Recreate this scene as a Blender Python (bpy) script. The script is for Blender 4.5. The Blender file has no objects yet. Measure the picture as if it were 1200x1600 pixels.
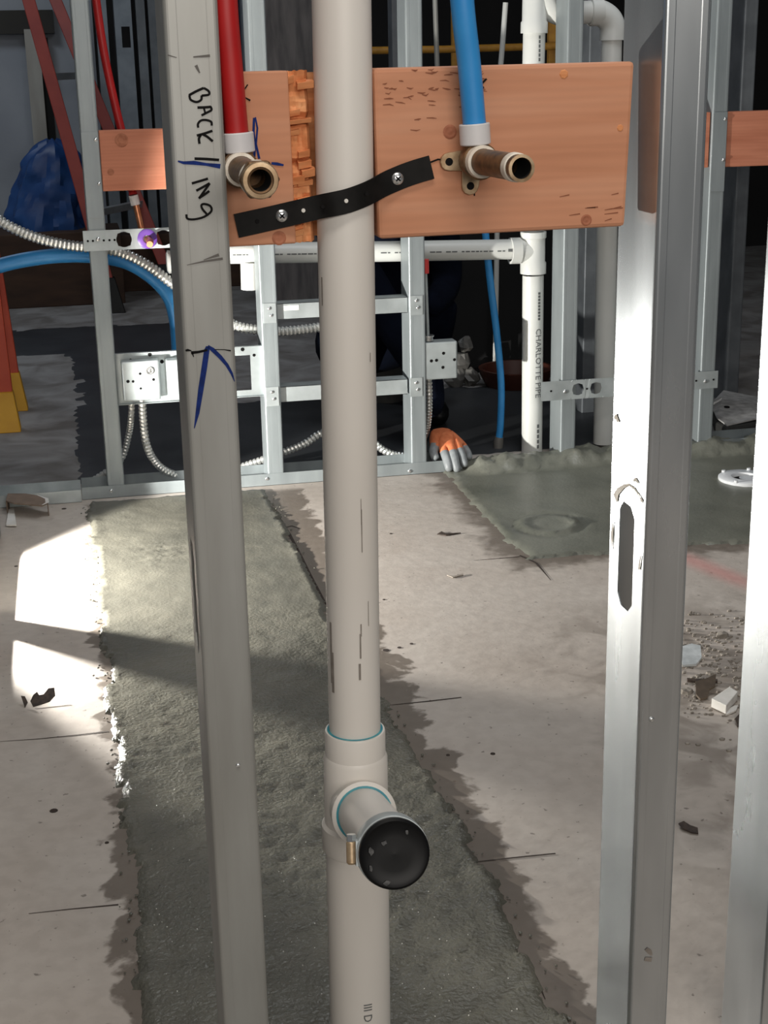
import bpy, bmesh, math, random
from mathutils import Vector, Matrix, noise
random.seed(7)
sc = bpy.context.scene
COL = sc.collection
V = Vector
# ------------------------------------------------------------------ camera
CAM = V((-.0825, -1.185, 1.0494)); YAW, PIT, ROL = [math.radians(a) for a in (11.74, 17.255, 1.15)]; FPX = 2282.0
FW = V((math.sin(YAW)*math.cos(PIT), math.cos(YAW)*math.cos(PIT), -math.sin(PIT)))
_R0 = V((math.cos(YAW), -math.sin(YAW), 0)); _D0 = FW.cross(_R0)
RT = _R0*math.cos(ROL) + _D0*math.sin(ROL); DN = -_R0*math.sin(ROL) + _D0*math.cos(ROL)
cd = bpy.data.cameras.new('camera'); cam = bpy.data.objects.new('camera', cd); COL.objects.link(cam)
cd.sensor_fit = 'VERTICAL'; cd.sensor_height = 36.0; cd.lens = FPX/1600*36.0; cd.clip_start = .02; cd.clip_end = 100
M = Matrix((RT, -DN, -FW)).transposed().to_4x4(); M.translation = CAM; cam.matrix_world = M
sc.camera = cam
# ------------------------------------------------------------------ world, light, exposure
sc.view_settings.view_transform = 'Standard'; sc.view_settings.look = 'None'
sc.view_settings.exposure = 0.0; sc.view_settings.gamma = 1.0; sc.view_settings.use_curve_mapping = False
w = bpy.data.worlds.new('world'); sc.world = w; w.use_nodes = True
w.node_tree.nodes['Background'].inputs[0].default_value = (.80, .90, 1.0, 1); w.node_tree.nodes['Background'].inputs[1].default_value = .08
def area(name, loc, tgt, sx, sy, power, col):
    l = bpy.data.lights.new(name, 'AREA'); l.shape = 'RECTANGLE'; l.size = sx; l.size_y = sy; l.energy = power; l.color = col
    o = bpy.data.objects.new(name, l); COL.objects.link(o); o.location = loc
    o.rotation_euler = (V(tgt)-V(loc)).to_track_quat('-Z', 'Y').to_euler(); return o
area('strip_light_front', (.05, -.75, 2.75), (.15, .1, .8), 1.2, .35, 18, (1.0, .94, .86))
area('front_fill_light', (.2, -3.2, 1.75), (.2, 0, .95), 2.2, .7, 50, (1.0, .94, .87))  # added soft fill from behind the camera, brightens the front wall
area('strip_light_bay', (1.05, 1.75, 2.9), (.85, 1.9, 0), 1.2, .5, 21, (.94, .97, 1.0))
area('strip_light_back', (-1.0, 4.6, 2.85), (-.3, 5.0, 0), 1.0, .6, 16, (.85, .93, 1.0))
sp = bpy.data.lights.new('work_light', 'SPOT'); sp.energy = 170; sp.color = (1.0, .98, .92); sp.spot_size = math.radians(118); sp.spot_blend = .14; sp.shadow_soft_size = .014
so = bpy.data.objects.new('work_light', sp); COL.objects.link(so); so.location = (-.52, 1.80, .195)
so.rotation_euler = (V((.40, 1.66, .275))-V(so.location)).to_track_quat('-Z', 'Y').to_euler()

# ------------------------------------------------------------------ helpers
def ray(px, py): return FW + RT*((px-600)/FPX) + DN*((py-800)/FPX)
def aty(px, py, Y): d = ray(px, py); return CAM + d*((Y-CAM.y)/d.y)
def atx(px, py, X): d = ray(px, py); return CAM + d*((X-CAM.x)/d.x)
def fl(px, py, z=0.): d = ray(px, py); return CAM + d*((z-CAM.z)/d.z)
def dep(px, py, Z): return CAM + ray(px, py)*Z
ORG = {}
def thing(name, label, cat, loc=(0, 0, 0), group=None):
    o = bpy.data.objects.new(name, None); COL.objects.link(o); o.location = loc; o.empty_display_size = .02
    o['label'] = label; o['category'] = cat
    if group: o['group'] = group
    ORG[o.name] = V(loc); return o
class MB:
    def __init__(s): s.v = []; s.f = []
    def add(s, vs, fs):
        n = len(s.v); s.v += [V(p) for p in vs]; s.f += [tuple(i+n for i in f) for f in fs]; return s
    def box(s, a, b):
        x0, y0, z0 = a; x1, y1, z1 = b
        return s.add([(x0,y0,z0),(x1,y0,z0),(x1,y1,z0),(x0,y1,z0),(x0,y0,z1),(x1,y0,z1),(x1,y1,z1),(x0,y1,z1)],
                     [(0,3,2,1),(4,5,6,7),(0,1,5,4),(1,2,6,5),(2,3,7,6),(3,0,4,7)])
    def hexa(s, p):  # 8 points, bottom quad then top quad
        return s.add(p, [(0,3,2,1),(4,5,6,7),(0,1,5,4),(1,2,6,5),(2,3,7,6),(3,0,4,7)])
    def bar(s, a, b, w, h, up=(0, 0, 1)):
        a, b = V(a), V(b); d = (b-a).normalized(); up = V(up)
        x = d.cross(up)
        if x.length < 1e-4: x = d.cross(V((1, 0, 0)))
        x.normalize(); y = x.cross(d)
        x *= w/2; y *= h/2
        return s.hexa([a-x-y, a+x-y, a+x+y, a-x+y, b-x-y, b+x-y, b+x+y, b-x+y])
    def tube(s, path, r, n=14, cap=True):
        path = [V(p) for p in path]; R = r if isinstance(r, (list, tuple)) else [r]*len(path)
        t0 = (path[1]-path[0]).normalized(); up = V((0, 0, 1)) if abs(t0.z) < .9 else V((1, 0, 0))
        x = t0.cross(up).normalized(); vs = []; fs = []; k = len(path)
        for i, p in enumerate(path):
            t = (path[min(i+1, k-1)]-path[max(i-1, 0)]).normalized()
            x = (x - t*x.dot(t)).normalized(); y = t.cross(x)
            for j in range(n):
                a = 2*math.pi*j/n; vs.append(p + (x*math.cos(a)+y*math.sin(a))*R[i])
        for i in range(k-1):
            for j in range(n):
                a = i*n+j; b = i*n+(j+1) % n; fs.append((a, a+n, b+n, b))
        if cap: fs.append(tuple(range(n))); fs.append(tuple((k-1)*n+j for j in range(n-1, -1, -1)))
        return s.add(vs, fs)
    def lathe(s, o, ax, prof, n=32, closed=False):  # prof: (distance along axis, radius)
        o = V(o); ax = V(ax).normalized(); up = V((0, 0, 1)) if abs(ax.z) < .9 else V((1, 0, 0))
        x = ax.cross(up).normalized(); y = ax.cross(x); vs = []; fs = []; k = len(prof)
        for d, r in prof:
            for j in range(n):
                a = 2*math.pi*j/n; vs.append(o + ax*d + (x*math.cos(a)+y*math.sin(a))*max(r, 1e-5))
        for i in range(k-1 if not closed else k):
            for j in range(n):
                a = i*n+j; b = i*n+(j+1) % n; c = ((i+1) % k)*n; fs.append((a, b, c+(j+1) % n, c+j))
        return s.add(vs, fs)
    def prism(s, poly, d):  # polygon of 3-D points, extruded by vector d
        n = len(poly); d = V(d); p = [V(q) for q in poly]
        return s.add(p+[q+d for q in p], [tuple(range(n-1, -1, -1)), tuple(range(n, 2*n))]+[(i, (i+1) % n, (i+1) % n+n, i+n) for i in range(n)])
    def ball(s, c, r, n=10, sx=(1, 1, 1)):
        c = V(c); vs = []; fs = []; m = n//2+1
        for i in range(m+1):
            ph = math.pi*i/m
            for j in range(n):
                a = 2*math.pi*j/n; vs.append(c+V((math.sin(ph)*math.cos(a)*r*sx[0], math.sin(ph)*math.sin(a)*r*sx[1], math.cos(ph)*r*sx[2])))
        for i in range(m):
            for j in range(n): fs.append((i*n+j, (i+1)*n+j, (i+1)*n+(j+1) % n, i*n+(j+1) % n))
        return s.add(vs, fs)
    def ribbon(s, pts, wid, nrm, thick=.0004):  # flat stroke on a plane with normal nrm
        pts = [V(p) for p in pts]; W = wid if isinstance(wid, (list, tuple)) else [wid]*len(pts); nrm = V(nrm).normalized(); vs = []; fs = []
        k = len(pts)
        for i, p in enumerate(pts):
            t = (pts[min(i+1, k-1)]-pts[max(i-1, 0)]).normalized(); x = t.cross(nrm).normalized()*W[i]/2
            vs += [p-x+nrm*thick, p+x+nrm*thick]
        for i in range(k-1): fs.append((2*i, 2*i+1, 2*i+3, 2*i+2))
        return s.add(vs, fs)
    def build(s, name, mat, parent=None, label=None, cat=None, group=None, kind=None, base=None, smooth=35, bevel=0, solid=0, norm=True):
        if parent is not None: org = ORG[parent.name]
        elif base is not None: org = V(base)
        else:
            xs = [p.x for p in s.v]; ys = [p.y for p in s.v]; org = V(((min(xs)+max(xs))/2, (min(ys)+max(ys))/2, min(p.z for p in s.v)))
        me = bpy.data.meshes.new(name); me.from_pydata([p-org for p in s.v], [], s.f)
        if norm or bevel or solid:
            bm = bmesh.new(); bm.from_mesh(me)
            if norm: bmesh.ops.remove_doubles(bm, verts=bm.verts, dist=1e-6); bmesh.ops.recalc_face_normals(bm, faces=bm.faces)
            bm.to_mesh(me); bm.free()
        me.materials.append(mat)
        if smooth:
            me.polygons.foreach_set('use_smooth', [True]*len(me.polygons)); me.set_sharp_from_angle(angle=math.radians(smooth))
        o = bpy.data.objects.new(name, me); COL.objects.link(o); ORG[o.name] = org
        if parent is not None:
            o.parent = parent
        else: o.location = org
        if bevel:
            m = o.modifiers.new('bevel', 'BEVEL'); m.width = bevel; m.segments = 2; m.limit_method = 'ANGLE'; m.angle_limit = math.radians(40)
        if solid:
            m = o.modifiers.new('solid', 'SOLIDIFY'); m.thickness = solid; m.offset = 0
        for k, x in (('label', label), ('category', cat), ('group', group), ('kind', kind)):
            if x: o[k] = x
        return o
def bez(pts, n=8):  # Catmull-Rom through points
    P = [V(p) for p in pts]; P = [P[0]*2-P[1]] + P + [P[-1]*2-P[-2]]; out = []
    for i in range(1, len(P)-2):
        for k in range(n):
            t = k/n; a, b, c, d = P[i-1:i+3]
            out.append(.5*((2*b)+(c-a)*t+(2*a-5*b+4*c-d)*t*t+(3*b-a-3*c+d)*t**3))
    return out + [P[-2]]
def copy_tree(o, parent=None):
    c = o.copy(); COL.objects.link(c); ORG[c.name] = ORG.get(o.name, V((0, 0, 0)))
    if parent: c.parent = parent
    for ch in list(o.children): copy_tree(ch, c)
    return c
# ------------------------------------------------------------------ materials
def lin(r, g, b):
    f = lambda c: (c/255/12.92 if c/255 <= .04045 else ((c/255+.055)/1.055)**2.4)
    return (f(r), f(g), f(b), 1)
def mat(name, c1, c2=None, rough=.5, metal=0., nscale=8., stretch=(1, 1, 1), bump=0., bscale=60., detail=5., rvar=0., bdist=.002, spec=.5, lo=.35, hi=.65):
    m = bpy.data.materials.new(name); m.use_nodes = True; nt = m.node_tree; b = nt.nodes['Principled BSDF']
    b.inputs['Roughness'].default_value = rough; b.inputs['Metallic'].default_value = metal; b.inputs['Specular IOR Level'].default_value = spec
    b.inputs['Base Color'].default_value = c1
    tc = nt.nodes.new('ShaderNodeNewGeometry'); mp = nt.nodes.new('ShaderNodeMapping'); mp.inputs['Scale'].default_value = stretch
    nt.links.new(tc.outputs['Position'], mp.inputs['Vector'])
    if c2:
        n = nt.nodes.new('ShaderNodeTexNoise'); n.inputs['Scale'].default_value = nscale; n.inputs['Detail'].default_value = detail
        r = nt.nodes.new('ShaderNodeValToRGB'); r.color_ramp.elements[0].position = lo; r.color_ramp.elements[1].position = hi
        r.color_ramp.elements[0].color = c1; r.color_ramp.elements[1].color = c2
        nt.links.new(mp.outputs[0], n.inputs['Vector']); nt.links.new(n.outputs['Fac'], r.inputs[0]); nt.links.new(r.outputs[0], b.inputs['Base Color'])
        if rvar:
            q = nt.nodes.new('ShaderNodeMapRange'); q.inputs['To Min'].default_value = rough-rvar; q.inputs['To Max'].default_value = rough+rvar
            nt.links.new(n.outputs['Fac'], q.inputs['Value']); nt.links.new(q.outputs[0], b.inputs['Roughness'])
    if bump:
        n2 = nt.nodes.new('ShaderNodeTexNoise'); n2.inputs['Scale'].default_value = bscale; n2.inputs['Detail'].default_value = 4
        bp = nt.nodes.new('ShaderNodeBump'); bp.inputs['Strength'].default_value = bump; bp.inputs['Distance'].default_value = bdist
        nt.links.new(mp.outputs[0], n2.inputs['Vector']); nt.links.new(n2.outputs['Fac'], bp.inputs['Height']); nt.links.new(bp.outputs[0], b.inputs['Normal'])
    return m
GALV = mat('galvanized_steel', lin(150, 149, 144), lin(166, 166, 162), .46, .35, 14, (1.5, 1.5, .25), rvar=.07)
GALVD = mat('shaded_galvanized_steel', lin(92, 96, 100), lin(110, 114, 118), .5, .4, 14)  # darker copy of the steel, shade of the second row painted in
GALVB = mat('cool_lit_galvanized_steel', lin(140, 147, 149), lin(156, 163, 165), .44, .4, 14, (1.5, 1.5, .25), rvar=.06)  # bluish copy of the steel, cooler bay light tinted into the colour
GALVF = mat('dimmed_far_galvanized_steel', lin(112, 122, 132), lin(128, 138, 148), .5, .3, 14)  # dimmed copy of the steel, weaker far-room light put into the colour
GALVW = mat('galvanized_steel_streaked', lin(176, 180, 182), lin(204, 208, 210), .27, .85, 9, (1.5, 1.5, .3), rvar=.03, bump=.02, bscale=14)
GALVL = mat('galvanized_plate', lin(172, 179, 180), lin(190, 197, 198), .45, .55, 20, rvar=.06)
CABLE = mat('armored_cable', lin(205, 206, 204), lin(232, 232, 228), .32, .7, 60)
ZINC = mat('zinc_screw', lin(205, 208, 208), lin(235, 236, 236), .25, .9, 80)
PVC = mat('warm_lit_white_pvc', lin(214, 208, 200), lin(222, 217, 210), .42, 0, 6, (1, 1, .4), bump=.02, bscale=30)  # same plastic as the rear drains, warm front light tinted into the colour
PVCB = mat('rear_white_pvc', lin(208, 209, 205), lin(216, 217, 213), .4, 0, 6)
PURP = mat('teal_primer', lin(64, 150, 160), lin(38, 128, 146), .35, 0, 60)
SCUFF = mat('grey_scuff', lin(120, 112, 104), lin(146, 138, 130), .6, 0, 80)
def wood(name, ca, cb, cc, sc_=1.0):
    m = bpy.data.materials.new(name); m.use_nodes = True; nt = m.node_tree; b = nt.nodes['Principled BSDF']; b.inputs['Roughness'].default_value = .68; b.inputs['Specular IOR Level'].default_value = .25
    g = nt.nodes.new('ShaderNodeNewGeometry'); mp = nt.nodes.new('ShaderNodeMapping'); mp.inputs['Scale'].default_value = (1.2*sc_, 6*sc_, 15*sc_); nt.links.new(g.outputs['Position'], mp.inputs[0])
    n = nt.nodes.new('ShaderNodeTexNoise'); n.inputs['Scale'].default_value = 2.2; n.inputs['Detail'].default_value = 6; n.inputs['Distortion'].default_value = .8; nt.links.new(mp.outputs[0], n.inputs['Vector'])
    r = nt.nodes.new('ShaderNodeValToRGB'); e = r.color_ramp.elements; e[0].position = .3; e[0].color = ca; e[1].position = .72; e[1].color = cc; x = e.new(.5); x.color = cb
    nt.links.new(n.outputs['Fac'], r.inputs[0])
    wv = nt.nodes.new('ShaderNodeTexWave'); wv.wave_type = 'BANDS'; wv.bands_direction = 'Z'; wv.inputs['Scale'].default_value = 2.6; wv.inputs['Distortion'].default_value = 5; wv.inputs['Detail'].default_value = 3; nt.links.new(mp.outputs[0], wv.inputs['Vector'])
    mx = nt.nodes.new('ShaderNodeMixRGB'); mx.blend_type = 'MULTIPLY'; mx.inputs[0].default_value = .05; nt.links.new(r.outputs[0], mx.inputs[1]); nt.links.new(wv.outputs['Color'], mx.inputs[2])
    nt.links.new(mx.outputs[0], b.inputs['Base Color'])
    bp = nt.nodes.new('ShaderNodeBump'); bp.inputs['Strength'].default_value = .25; bp.inputs['Distance'].default_value = .0012; nt.links.new(n.outputs['Fac'], bp.inputs['Height']); nt.links.new(bp.outputs[0], b.inputs['Normal'])
    return m
WOOD = wood('fir_board', lin(190, 131, 99), lin(200, 141, 109), lin(206, 150, 119))
WOODR = wood('chiselled_fir', lin(190, 112, 66), lin(222, 150, 100), lin(236, 172, 122), 2.0)
WOODB = wood('red_fir_board', lin(180, 112, 86), lin(192, 124, 97), lin(200, 132, 104))
KNOT = mat('knot_wood', lin(150, 88, 60), lin(178, 112, 82), .7, 0, 90)
RUB = mat('black_rubber', lin(7, 7, 8), lin(14, 14, 15), .42, 0, 40, spec=.2)
STRAP = mat('black_strap', lin(12, 11, 10), lin(22, 20, 19), .6, 0, 90, spec=.2)
BLACK = mat('dark_void', lin(8, 8, 9), None, .8)
BRASS = mat('dark_brass', lin(82, 62, 44), lin(128, 96, 64), .48, .55, 90, rvar=.1)
BRASSL = mat('worn_brass', lin(150, 120, 88), lin(196, 172, 140), .4, .6, 90)
TAPE = mat('thread_tape', lin(216, 204, 188), lin(236, 228, 214), .6, 0, 120)
RED = mat('red_tubing', lin(176, 24, 24), lin(164, 20, 22), .45, 0, 20)
BLUE = mat('blue_tubing', lin(46, 138, 206), lin(58, 148, 214), .42, 0, 20)
RING = mat('milky_ring', lin(206, 204, 206), lin(216, 214, 214), .45, 0, 20)
COP = mat('copper', lin(190, 120, 84), lin(214, 146, 108), .35, .8, 60)
PLUM = mat('purple_plastic', lin(92, 56, 138), lin(104, 66, 150), .4, 0, 40)
INK = mat('black_ink', lin(14, 12, 12), None, .7, spec=.15)
BLUEINK = mat('blue_ink', lin(26, 48, 116), lin(20, 38, 92), .7, 0, 200, spec=.15)
PENCIL = mat('faint_pencil', lin(96, 92, 88), None, .7)
PRINT = mat('grey_print', lin(96, 98, 98), None, .7)
DRYGLUE = mat('dried_splatter', lin(150, 134, 112), lin(190, 180, 166), .7, 0, 60)
DARKW = mat('darkened_back_wall', lin(24, 23, 24), lin(32, 31, 31), .85, 0, 3)  # near-black base colour carries the darkness of the unlit back room
BROWN = mat('brown_plywood', lin(58, 40, 30), lin(74, 52, 38), .8, 0, 6, (1, 1, 4))
SHEET = mat('pale_sheathing', lin(150, 156, 166), lin(170, 176, 184), .6, 0, 2)
GREYB = mat('grey_board', lin(96, 92, 92), lin(128, 122, 120), .7, 0, 8, (4, 4, .6))
LADR = mat('red_fibreglass', lin(136, 44, 36), lin(152, 54, 42), .5, 0, 10)
LADO = mat('orange_fibreglass', lin(186, 62, 34), lin(198, 74, 40), .5, 0, 10)
YEL = mat('yellow_plastic', lin(226, 168, 36), lin(214, 154, 30), .5, 0, 10)
YPAINT = mat('yellow_paint', lin(206, 152, 62), lin(186, 132, 52), .5, 0, 30)
ALU = mat('aluminium', lin(170, 174, 178), lin(190, 194, 198), .4, .6, 12)
TARP = mat('blue_tarp', lin(24, 58, 112), lin(38, 78, 136), .45, 0, 9)
CARD = mat('cardboard', lin(118, 100, 86), lin(132, 113, 98), .8, 0, 30)
PAPER = mat('white_paper', lin(214, 210, 202), lin(228, 224, 218), .7, 0, 30)
LEAF = mat('dark_scrap', lin(50, 40, 34), lin(76, 62, 52), .7, 0, 120)
LEAFL = mat('grey_scrap', lin(146, 136, 126), None, .7)
RUBBLE = mat('rubble', lin(120, 112, 102), lin(160, 152, 142), .85, 0, 60, bump=.3, bscale=120)
NAVY = mat('navy_cloth', lin(10, 13, 24), lin(14, 19, 32), .95, 0, 18, spec=.08)
SKIN = mat('skin', lin(150, 104, 82), lin(164, 118, 94), .5, 0, 30)
HAIR = mat('dark_hair', lin(26, 20, 18), None, .6)
GLO = mat('orange_knit', lin(206, 110, 66), lin(222, 128, 82), .8, 0, 60, bump=.2, bscale=400)
GLG = mat('grey_dip', lin(124, 128, 130), lin(146, 150, 152), .45, 0, 60)
REDCAP = mat('red_cap', lin(206, 60, 58), None, .5)
FLNG = mat('white_flange', lin(224, 226, 228), lin(234, 236, 238), .4, 0, 30)
OUT = mat('orange_bucket', lin(70, 32, 20), None, .5)
GREYPL = mat('grey_plastic', lin(94, 92, 88), lin(112, 110, 106), .5, 0, 10)

def concrete():
    m = bpy.data.materials.new('dry_concrete'); m.use_nodes = True; nt = m.node_tree; L = nt.links.new; b = nt.nodes['Principled BSDF']; b.inputs['Roughness'].default_value = .72; b.inputs['Specular IOR Level'].default_value = .35
    g = nt.nodes.new('ShaderNodeNewGeometry')
    def nz(s, d=6, dist=0):
        n = nt.nodes.new('ShaderNodeTexNoise'); n.inputs['Scale'].default_value = s; n.inputs['Detail'].default_value = d; n.inputs['Distortion'].default_value = dist; L(g.outputs['Position'], n.inputs['Vector']); return n.outputs['Fac']
    def ramp(f, a, ca, bb, cb):
        r = nt.nodes.new('ShaderNodeValToRGB'); r.color_ramp.elements[0].position = a; r.color_ramp.elements[0].color = ca; r.color_ramp.elements[1].position = bb; r.color_ramp.elements[1].color = cb; L(f, r.inputs[0]); return r.outputs[0]
    def mt(op, a, b2=None, c=None):
        n = nt.nodes.new('ShaderNodeMath'); n.operation = op
        for i, x in enumerate((a, b2, c)):
            if x is None: continue
            if isinstance(x, (int, float)): n.inputs[i].default_value = x
            else: L(x, n.inputs[i])
        return n.outputs[0]
    def mix(f, a, c, mode='MIX'):
        n = nt.nodes.new('ShaderNodeMixRGB'); n.blend_type = mode
        if isinstance(f, float): n.inputs[0].default_value = f
        else: L(f, n.inputs[0])
        for i, x in ((1, a), (2, c)):
            if isinstance(x, tuple): n.inputs[i].default_value = x
            else: L(x, n.inputs[i])
        return n.outputs[0]
    def sst(v, lo, hi):
        n = nt.nodes.new('ShaderNodeMapRange'); n.interpolation_type = 'SMOOTHSTEP'; n.inputs['From Min'].default_value = lo; n.inputs['From Max'].default_value = hi; L(v, n.inputs['Value']); return n.outputs[0]
    s = nt.nodes.new('ShaderNodeSeparateXYZ'); L(g.outputs['Position'], s.inputs[0]); X, Y = s.outputs[0], s.outputs[1]
    col = ramp(nz(3.2, 8, .6), .3, lin(178, 168, 159), .7, lin(192, 184, 176))
    col = mix(.3, col, ramp(nz(38, 6), .40, lin(160, 152, 144), .60, lin(206, 199, 191)), 'SOFT_LIGHT')
    pits = ramp(nz(85, 3), .27, lin(80, 70, 62), .33, lin(255, 255, 255))
    col = mix(.55, col, pits, 'MULTIPLY')
    n1 = mt('MULTIPLY', mt('SUBTRACT', nz(9, 5, 1.2), .5), .15); n2 = mt('MULTIPLY', mt('SUBTRACT', nz(34, 4), .5), .06)
    nn = mt('ADD', n1, n2)
    # damp halo of trench one (|X-.145| < .235 + width) and of trench two
    dx = mt('ABSOLUTE', mt('SUBTRACT', X, .172)); d1 = mt('SUBTRACT', mt('SUBTRACT', dx, .258), nn)
    wet = mt('SUBTRACT', 1.0, sst(d1, -.004, .012))
    wet = mt('MULTIPLY', wet, mt('SUBTRACT', 1.0, sst(Y, 2.36, 2.40)))
    ex = mt('SUBTRACT', .83, X); ey = mt('SUBTRACT', 1.68, Y); d2 = mt('SUBTRACT', mt('MAXIMUM', ex, ey), mt('ADD', nn, .03))
    wet2 = mt('SUBTRACT', 1.0, sst(d2, -.02, .05)); wet2 = mt('MULTIPLY', wet2, mt('SUBTRACT', 1.0, sst(Y, 2.5, 2.55)))
    wet = mt('MAXIMUM', wet, wet2)
    # brown stained corner right of the right stud, worn dirty concrete
    st = mt('MULTIPLY', sst(X, .55, .9), mt('SUBTRACT', 1.0, sst(Y, 1.15, 1.5))); st = mt('MULTIPLY', st, sst(nz(7, 8, 1.5), .42, .6))
    col = mix(mt('MULTIPLY', st, .55), col, lin(92, 80, 68))
    back = sst(Y, 2.5, 2.65); bd = mt('MULTIPLY', back, sst(nz(5, 8, 1.0), .35, .6))
    col = mix(mt('MULTIPLY', back, .8), col, ramp(nz(6, 8, 1.0), .35, lin(96, 94, 94), .65, lin(150, 150, 152)))  # slab behind the rear wall painted darker and greyer for its dim light
    # faint red spray line
    u = mt('ADD', mt('SUBTRACT', X, 1.155), mt('MULTIPLY', mt('SUBTRACT', Y, 1.66), .30))
    pk = mt('MULTIPLY', mt('SUBTRACT', 1.0, sst(mt('ABSOLUTE', u), .0, .055)), mt('MULTIPLY', sst(Y, 1.30, 1.5), mt('SUBTRACT', 1.0, sst(Y, 1.68, 1.74))))
    col = mix(mt('MULTIPLY', pk, .42), col, lin(216, 120, 116))
    col = mix(wet, col, mix(.75, col, lin(84, 72, 60)))
    L(col, b.inputs['Base Color']); L(mt('SUBTRACT', .74, mt('MULTIPLY', wet, .28)), b.inputs['Roughness'])
    bp = nt.nodes.new('ShaderNodeBump'); bp.inputs['Strength'].default_value = .25; bp.inputs['Distance'].default_value = .003; L(nz(45, 6), bp.inputs['Height']); L(bp.outputs[0], b.inputs['Normal'])
    return m
CONC = concrete()
def wetmat(name, ca, cb, rough, bump):
    m = mat(name, ca, cb, rough, 0, 6, (1, 1, 1), bump, 150, 8, .09, .004)
    return m
CEM = wetmat('wet_cement', lin(90, 88, 79), lin(108, 105, 94), .32, .5)
_nt = CEM.node_tree; _b = _nt.nodes['Principled BSDF']; _g = [n for n in _nt.nodes if n.type == 'NEW_GEOMETRY'][0]; _bp = [n for n in _nt.nodes if n.type == 'BUMP'][0]
_sx = _nt.nodes.new('ShaderNodeSeparateXYZ'); _nt.links.new(_g.outputs['Position'], _sx.inputs[0])
for _sock, _near, _far in ((_b.inputs['Roughness'], .20, .46), (_bp.inputs['Strength'], .85, .22)):
    for _l in list(_sock.links): _nt.links.remove(_l)
    _m = _nt.nodes.new('ShaderNodeMapRange'); _m.inputs['From Min'].default_value = 1.0; _m.inputs['From Max'].default_value = 1.6; _m.inputs['To Min'].default_value = _near; _m.inputs['To Max'].default_value = _far
    _nt.links.new(_sx.outputs[1], _m.inputs['Value']); _nt.links.new(_m.outputs[0], _sock)
CEM2 = wetmat('smooth_wet_cement', lin(104, 105, 95), lin(124, 124, 113), .38, .14)
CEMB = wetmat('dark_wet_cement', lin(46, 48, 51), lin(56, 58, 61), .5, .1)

# ------------------------------------------------------------------ structure: floor and back of the room
b = MB(); b.add([(-3, -2.6, 0), (5, -2.6, 0), (5, 7.2, 0), (-3, 7.2, 0), (-3, -2.6, -.1), (5, -2.6, -.1), (5, 7.2, -.1), (-3, 7.2, -.1)], [(0,1,2,3),(7,6,5,4),(0,4,5,1),(1,5,6,2),(2,6,7,3),(3,7,4,0)])
floor = b.build('floor', CONC, kind='structure', smooth=0, base=(0, 0, 0))
def patch(name, x0, x1, y0, y1, inside, height, cell, m, parent=floor):
    nx = int((x1-x0)/cell); ny = int((y1-y0)/cell); keep = {}; cells = []
    for i in range(nx):
        for j in range(ny):
            if inside(x0+(i+.5)*cell, y0+(j+.5)*cell): cells.append((i, j))
    cs = set(cells); vs = []; fs = []
    def vid(i, j):
        if (i, j) not in keep:
            x, y = x0+i*cell, y0+j*cell
            edge = not all((i-a, j-c) in cs for a in (0, 1) for c in (0, 1))
            jx = (random.random()-.5)*cell*.7; jy = (random.random()-.5)*cell*.7
            keep[(i, j)] = len(vs); vs.append((x+jx, y+jy, -.001 if edge else height(x, y)))
        return keep[(i, j)]
    for i, j in cells: fs.append((vid(i, j), vid(i+1, j), vid(i+1, j+1), vid(i, j+1)))
    return MB().add(vs, fs).build(name, m, parent, smooth=60, norm=False)
def nz3(x, y, s): return noise.noise(V((x*s, y*s, 3.1)))
def fb(x, y, s, o=4): return noise.fractal(V((x*s, y*s, 1.7)), 1.0, 2.0, o)
def in1(x, y):
    n = fb(x, y, 7)*.016 + fb(x+5, y, 30)*.007
    l = -.100 + .026*max(0, min(1, (2.37-y)/1.9)) + n; r = .355 + .045*max(0, min(1, (1.5-y)/.9)) + fb(x+9, y, 8)*.012+fb(x, y+4, 34)*.006
    return l < x < r
sw = fl(245, 868)
def h1(x, y):
    k = .45+.55*max(0, min(1, (1.6-y)/.5)); h = .006 + k*(.0035*nz3(x, y, 9) + .0022*fb(x, y, 38) + .0012*nz3(x, y, 120))
    d = math.hypot((x-sw.x)/.085, (y-sw.y)/.12)
    if d < 1: h += .0022*math.sin((x+.4*y)*300)*(1-d)
    e = min(abs(x-.36-.03*max(0, (1.5-y)/.9)), abs(x+.09)); 
    if e < .03: h += .004*(1-e/.03)*(.5+nz3(x, y, 40))
    if y < 1.3: h += .0022*max(0, nz3(x, y, 75))*min(1, (1.3-y)*3)
    return max(h, .001)
patch('cement_patch', -.16, .46, -.9, 2.39, in1, h1, .0085, CEM)
dr = fl(856, 821)
def in2(x, y):
    n = fb(x, y, 7)*.018 + fb(x+5, y, 28)*.008
    return x > .83+n and y > 1.69+n*.9-.03*(x-.83) and y < 2.46
def h2(x, y):
    h = .004 + .002*nz3(x, y, 7) + .0006*nz3(x, y, 60)
    d = math.hypot(x-dr.x, (y-dr.y)); 
    h += .007*math.exp(-((d-.062)/.012)**2)*(.55+.6*nz3(x, y, 14)) - .004*math.exp(-((d-.082)/.008)**2) + .004*math.exp(-((d-.02)/.012)**2)*max(0, nz3(x, y, 50))
    if y > 2.36: h += min(1, (y-2.36)/.05)*(.028+.012*fb(x, y, 16)+.006*fb(x, y, 60)) * min(1, max(0, (x-.88)/.05))
    return max(h, .001)
patch('cement_patch', .76, 2.3, 1.6, 2.47, in2, h2, .0115, CEM2)
def inb(x, y):
    n = fb(x, y, 5)*.05 + fb(x, y, 20)*.015
    a = -.12+n < x < .42+n and y < 5.0
    c = 4.42+n < y < 5.02+n*.6 and x < .5
    d = x < 1.6 and y < 3.42+n and x > -.12
    return (a or c or d) and y > 2.56
patch('cement_patch', -1.5, 1.7, 2.54, 5.1, inb, lambda x, y: .003+.001*nz3(x, y, 6), .03, CEMB)
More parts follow.
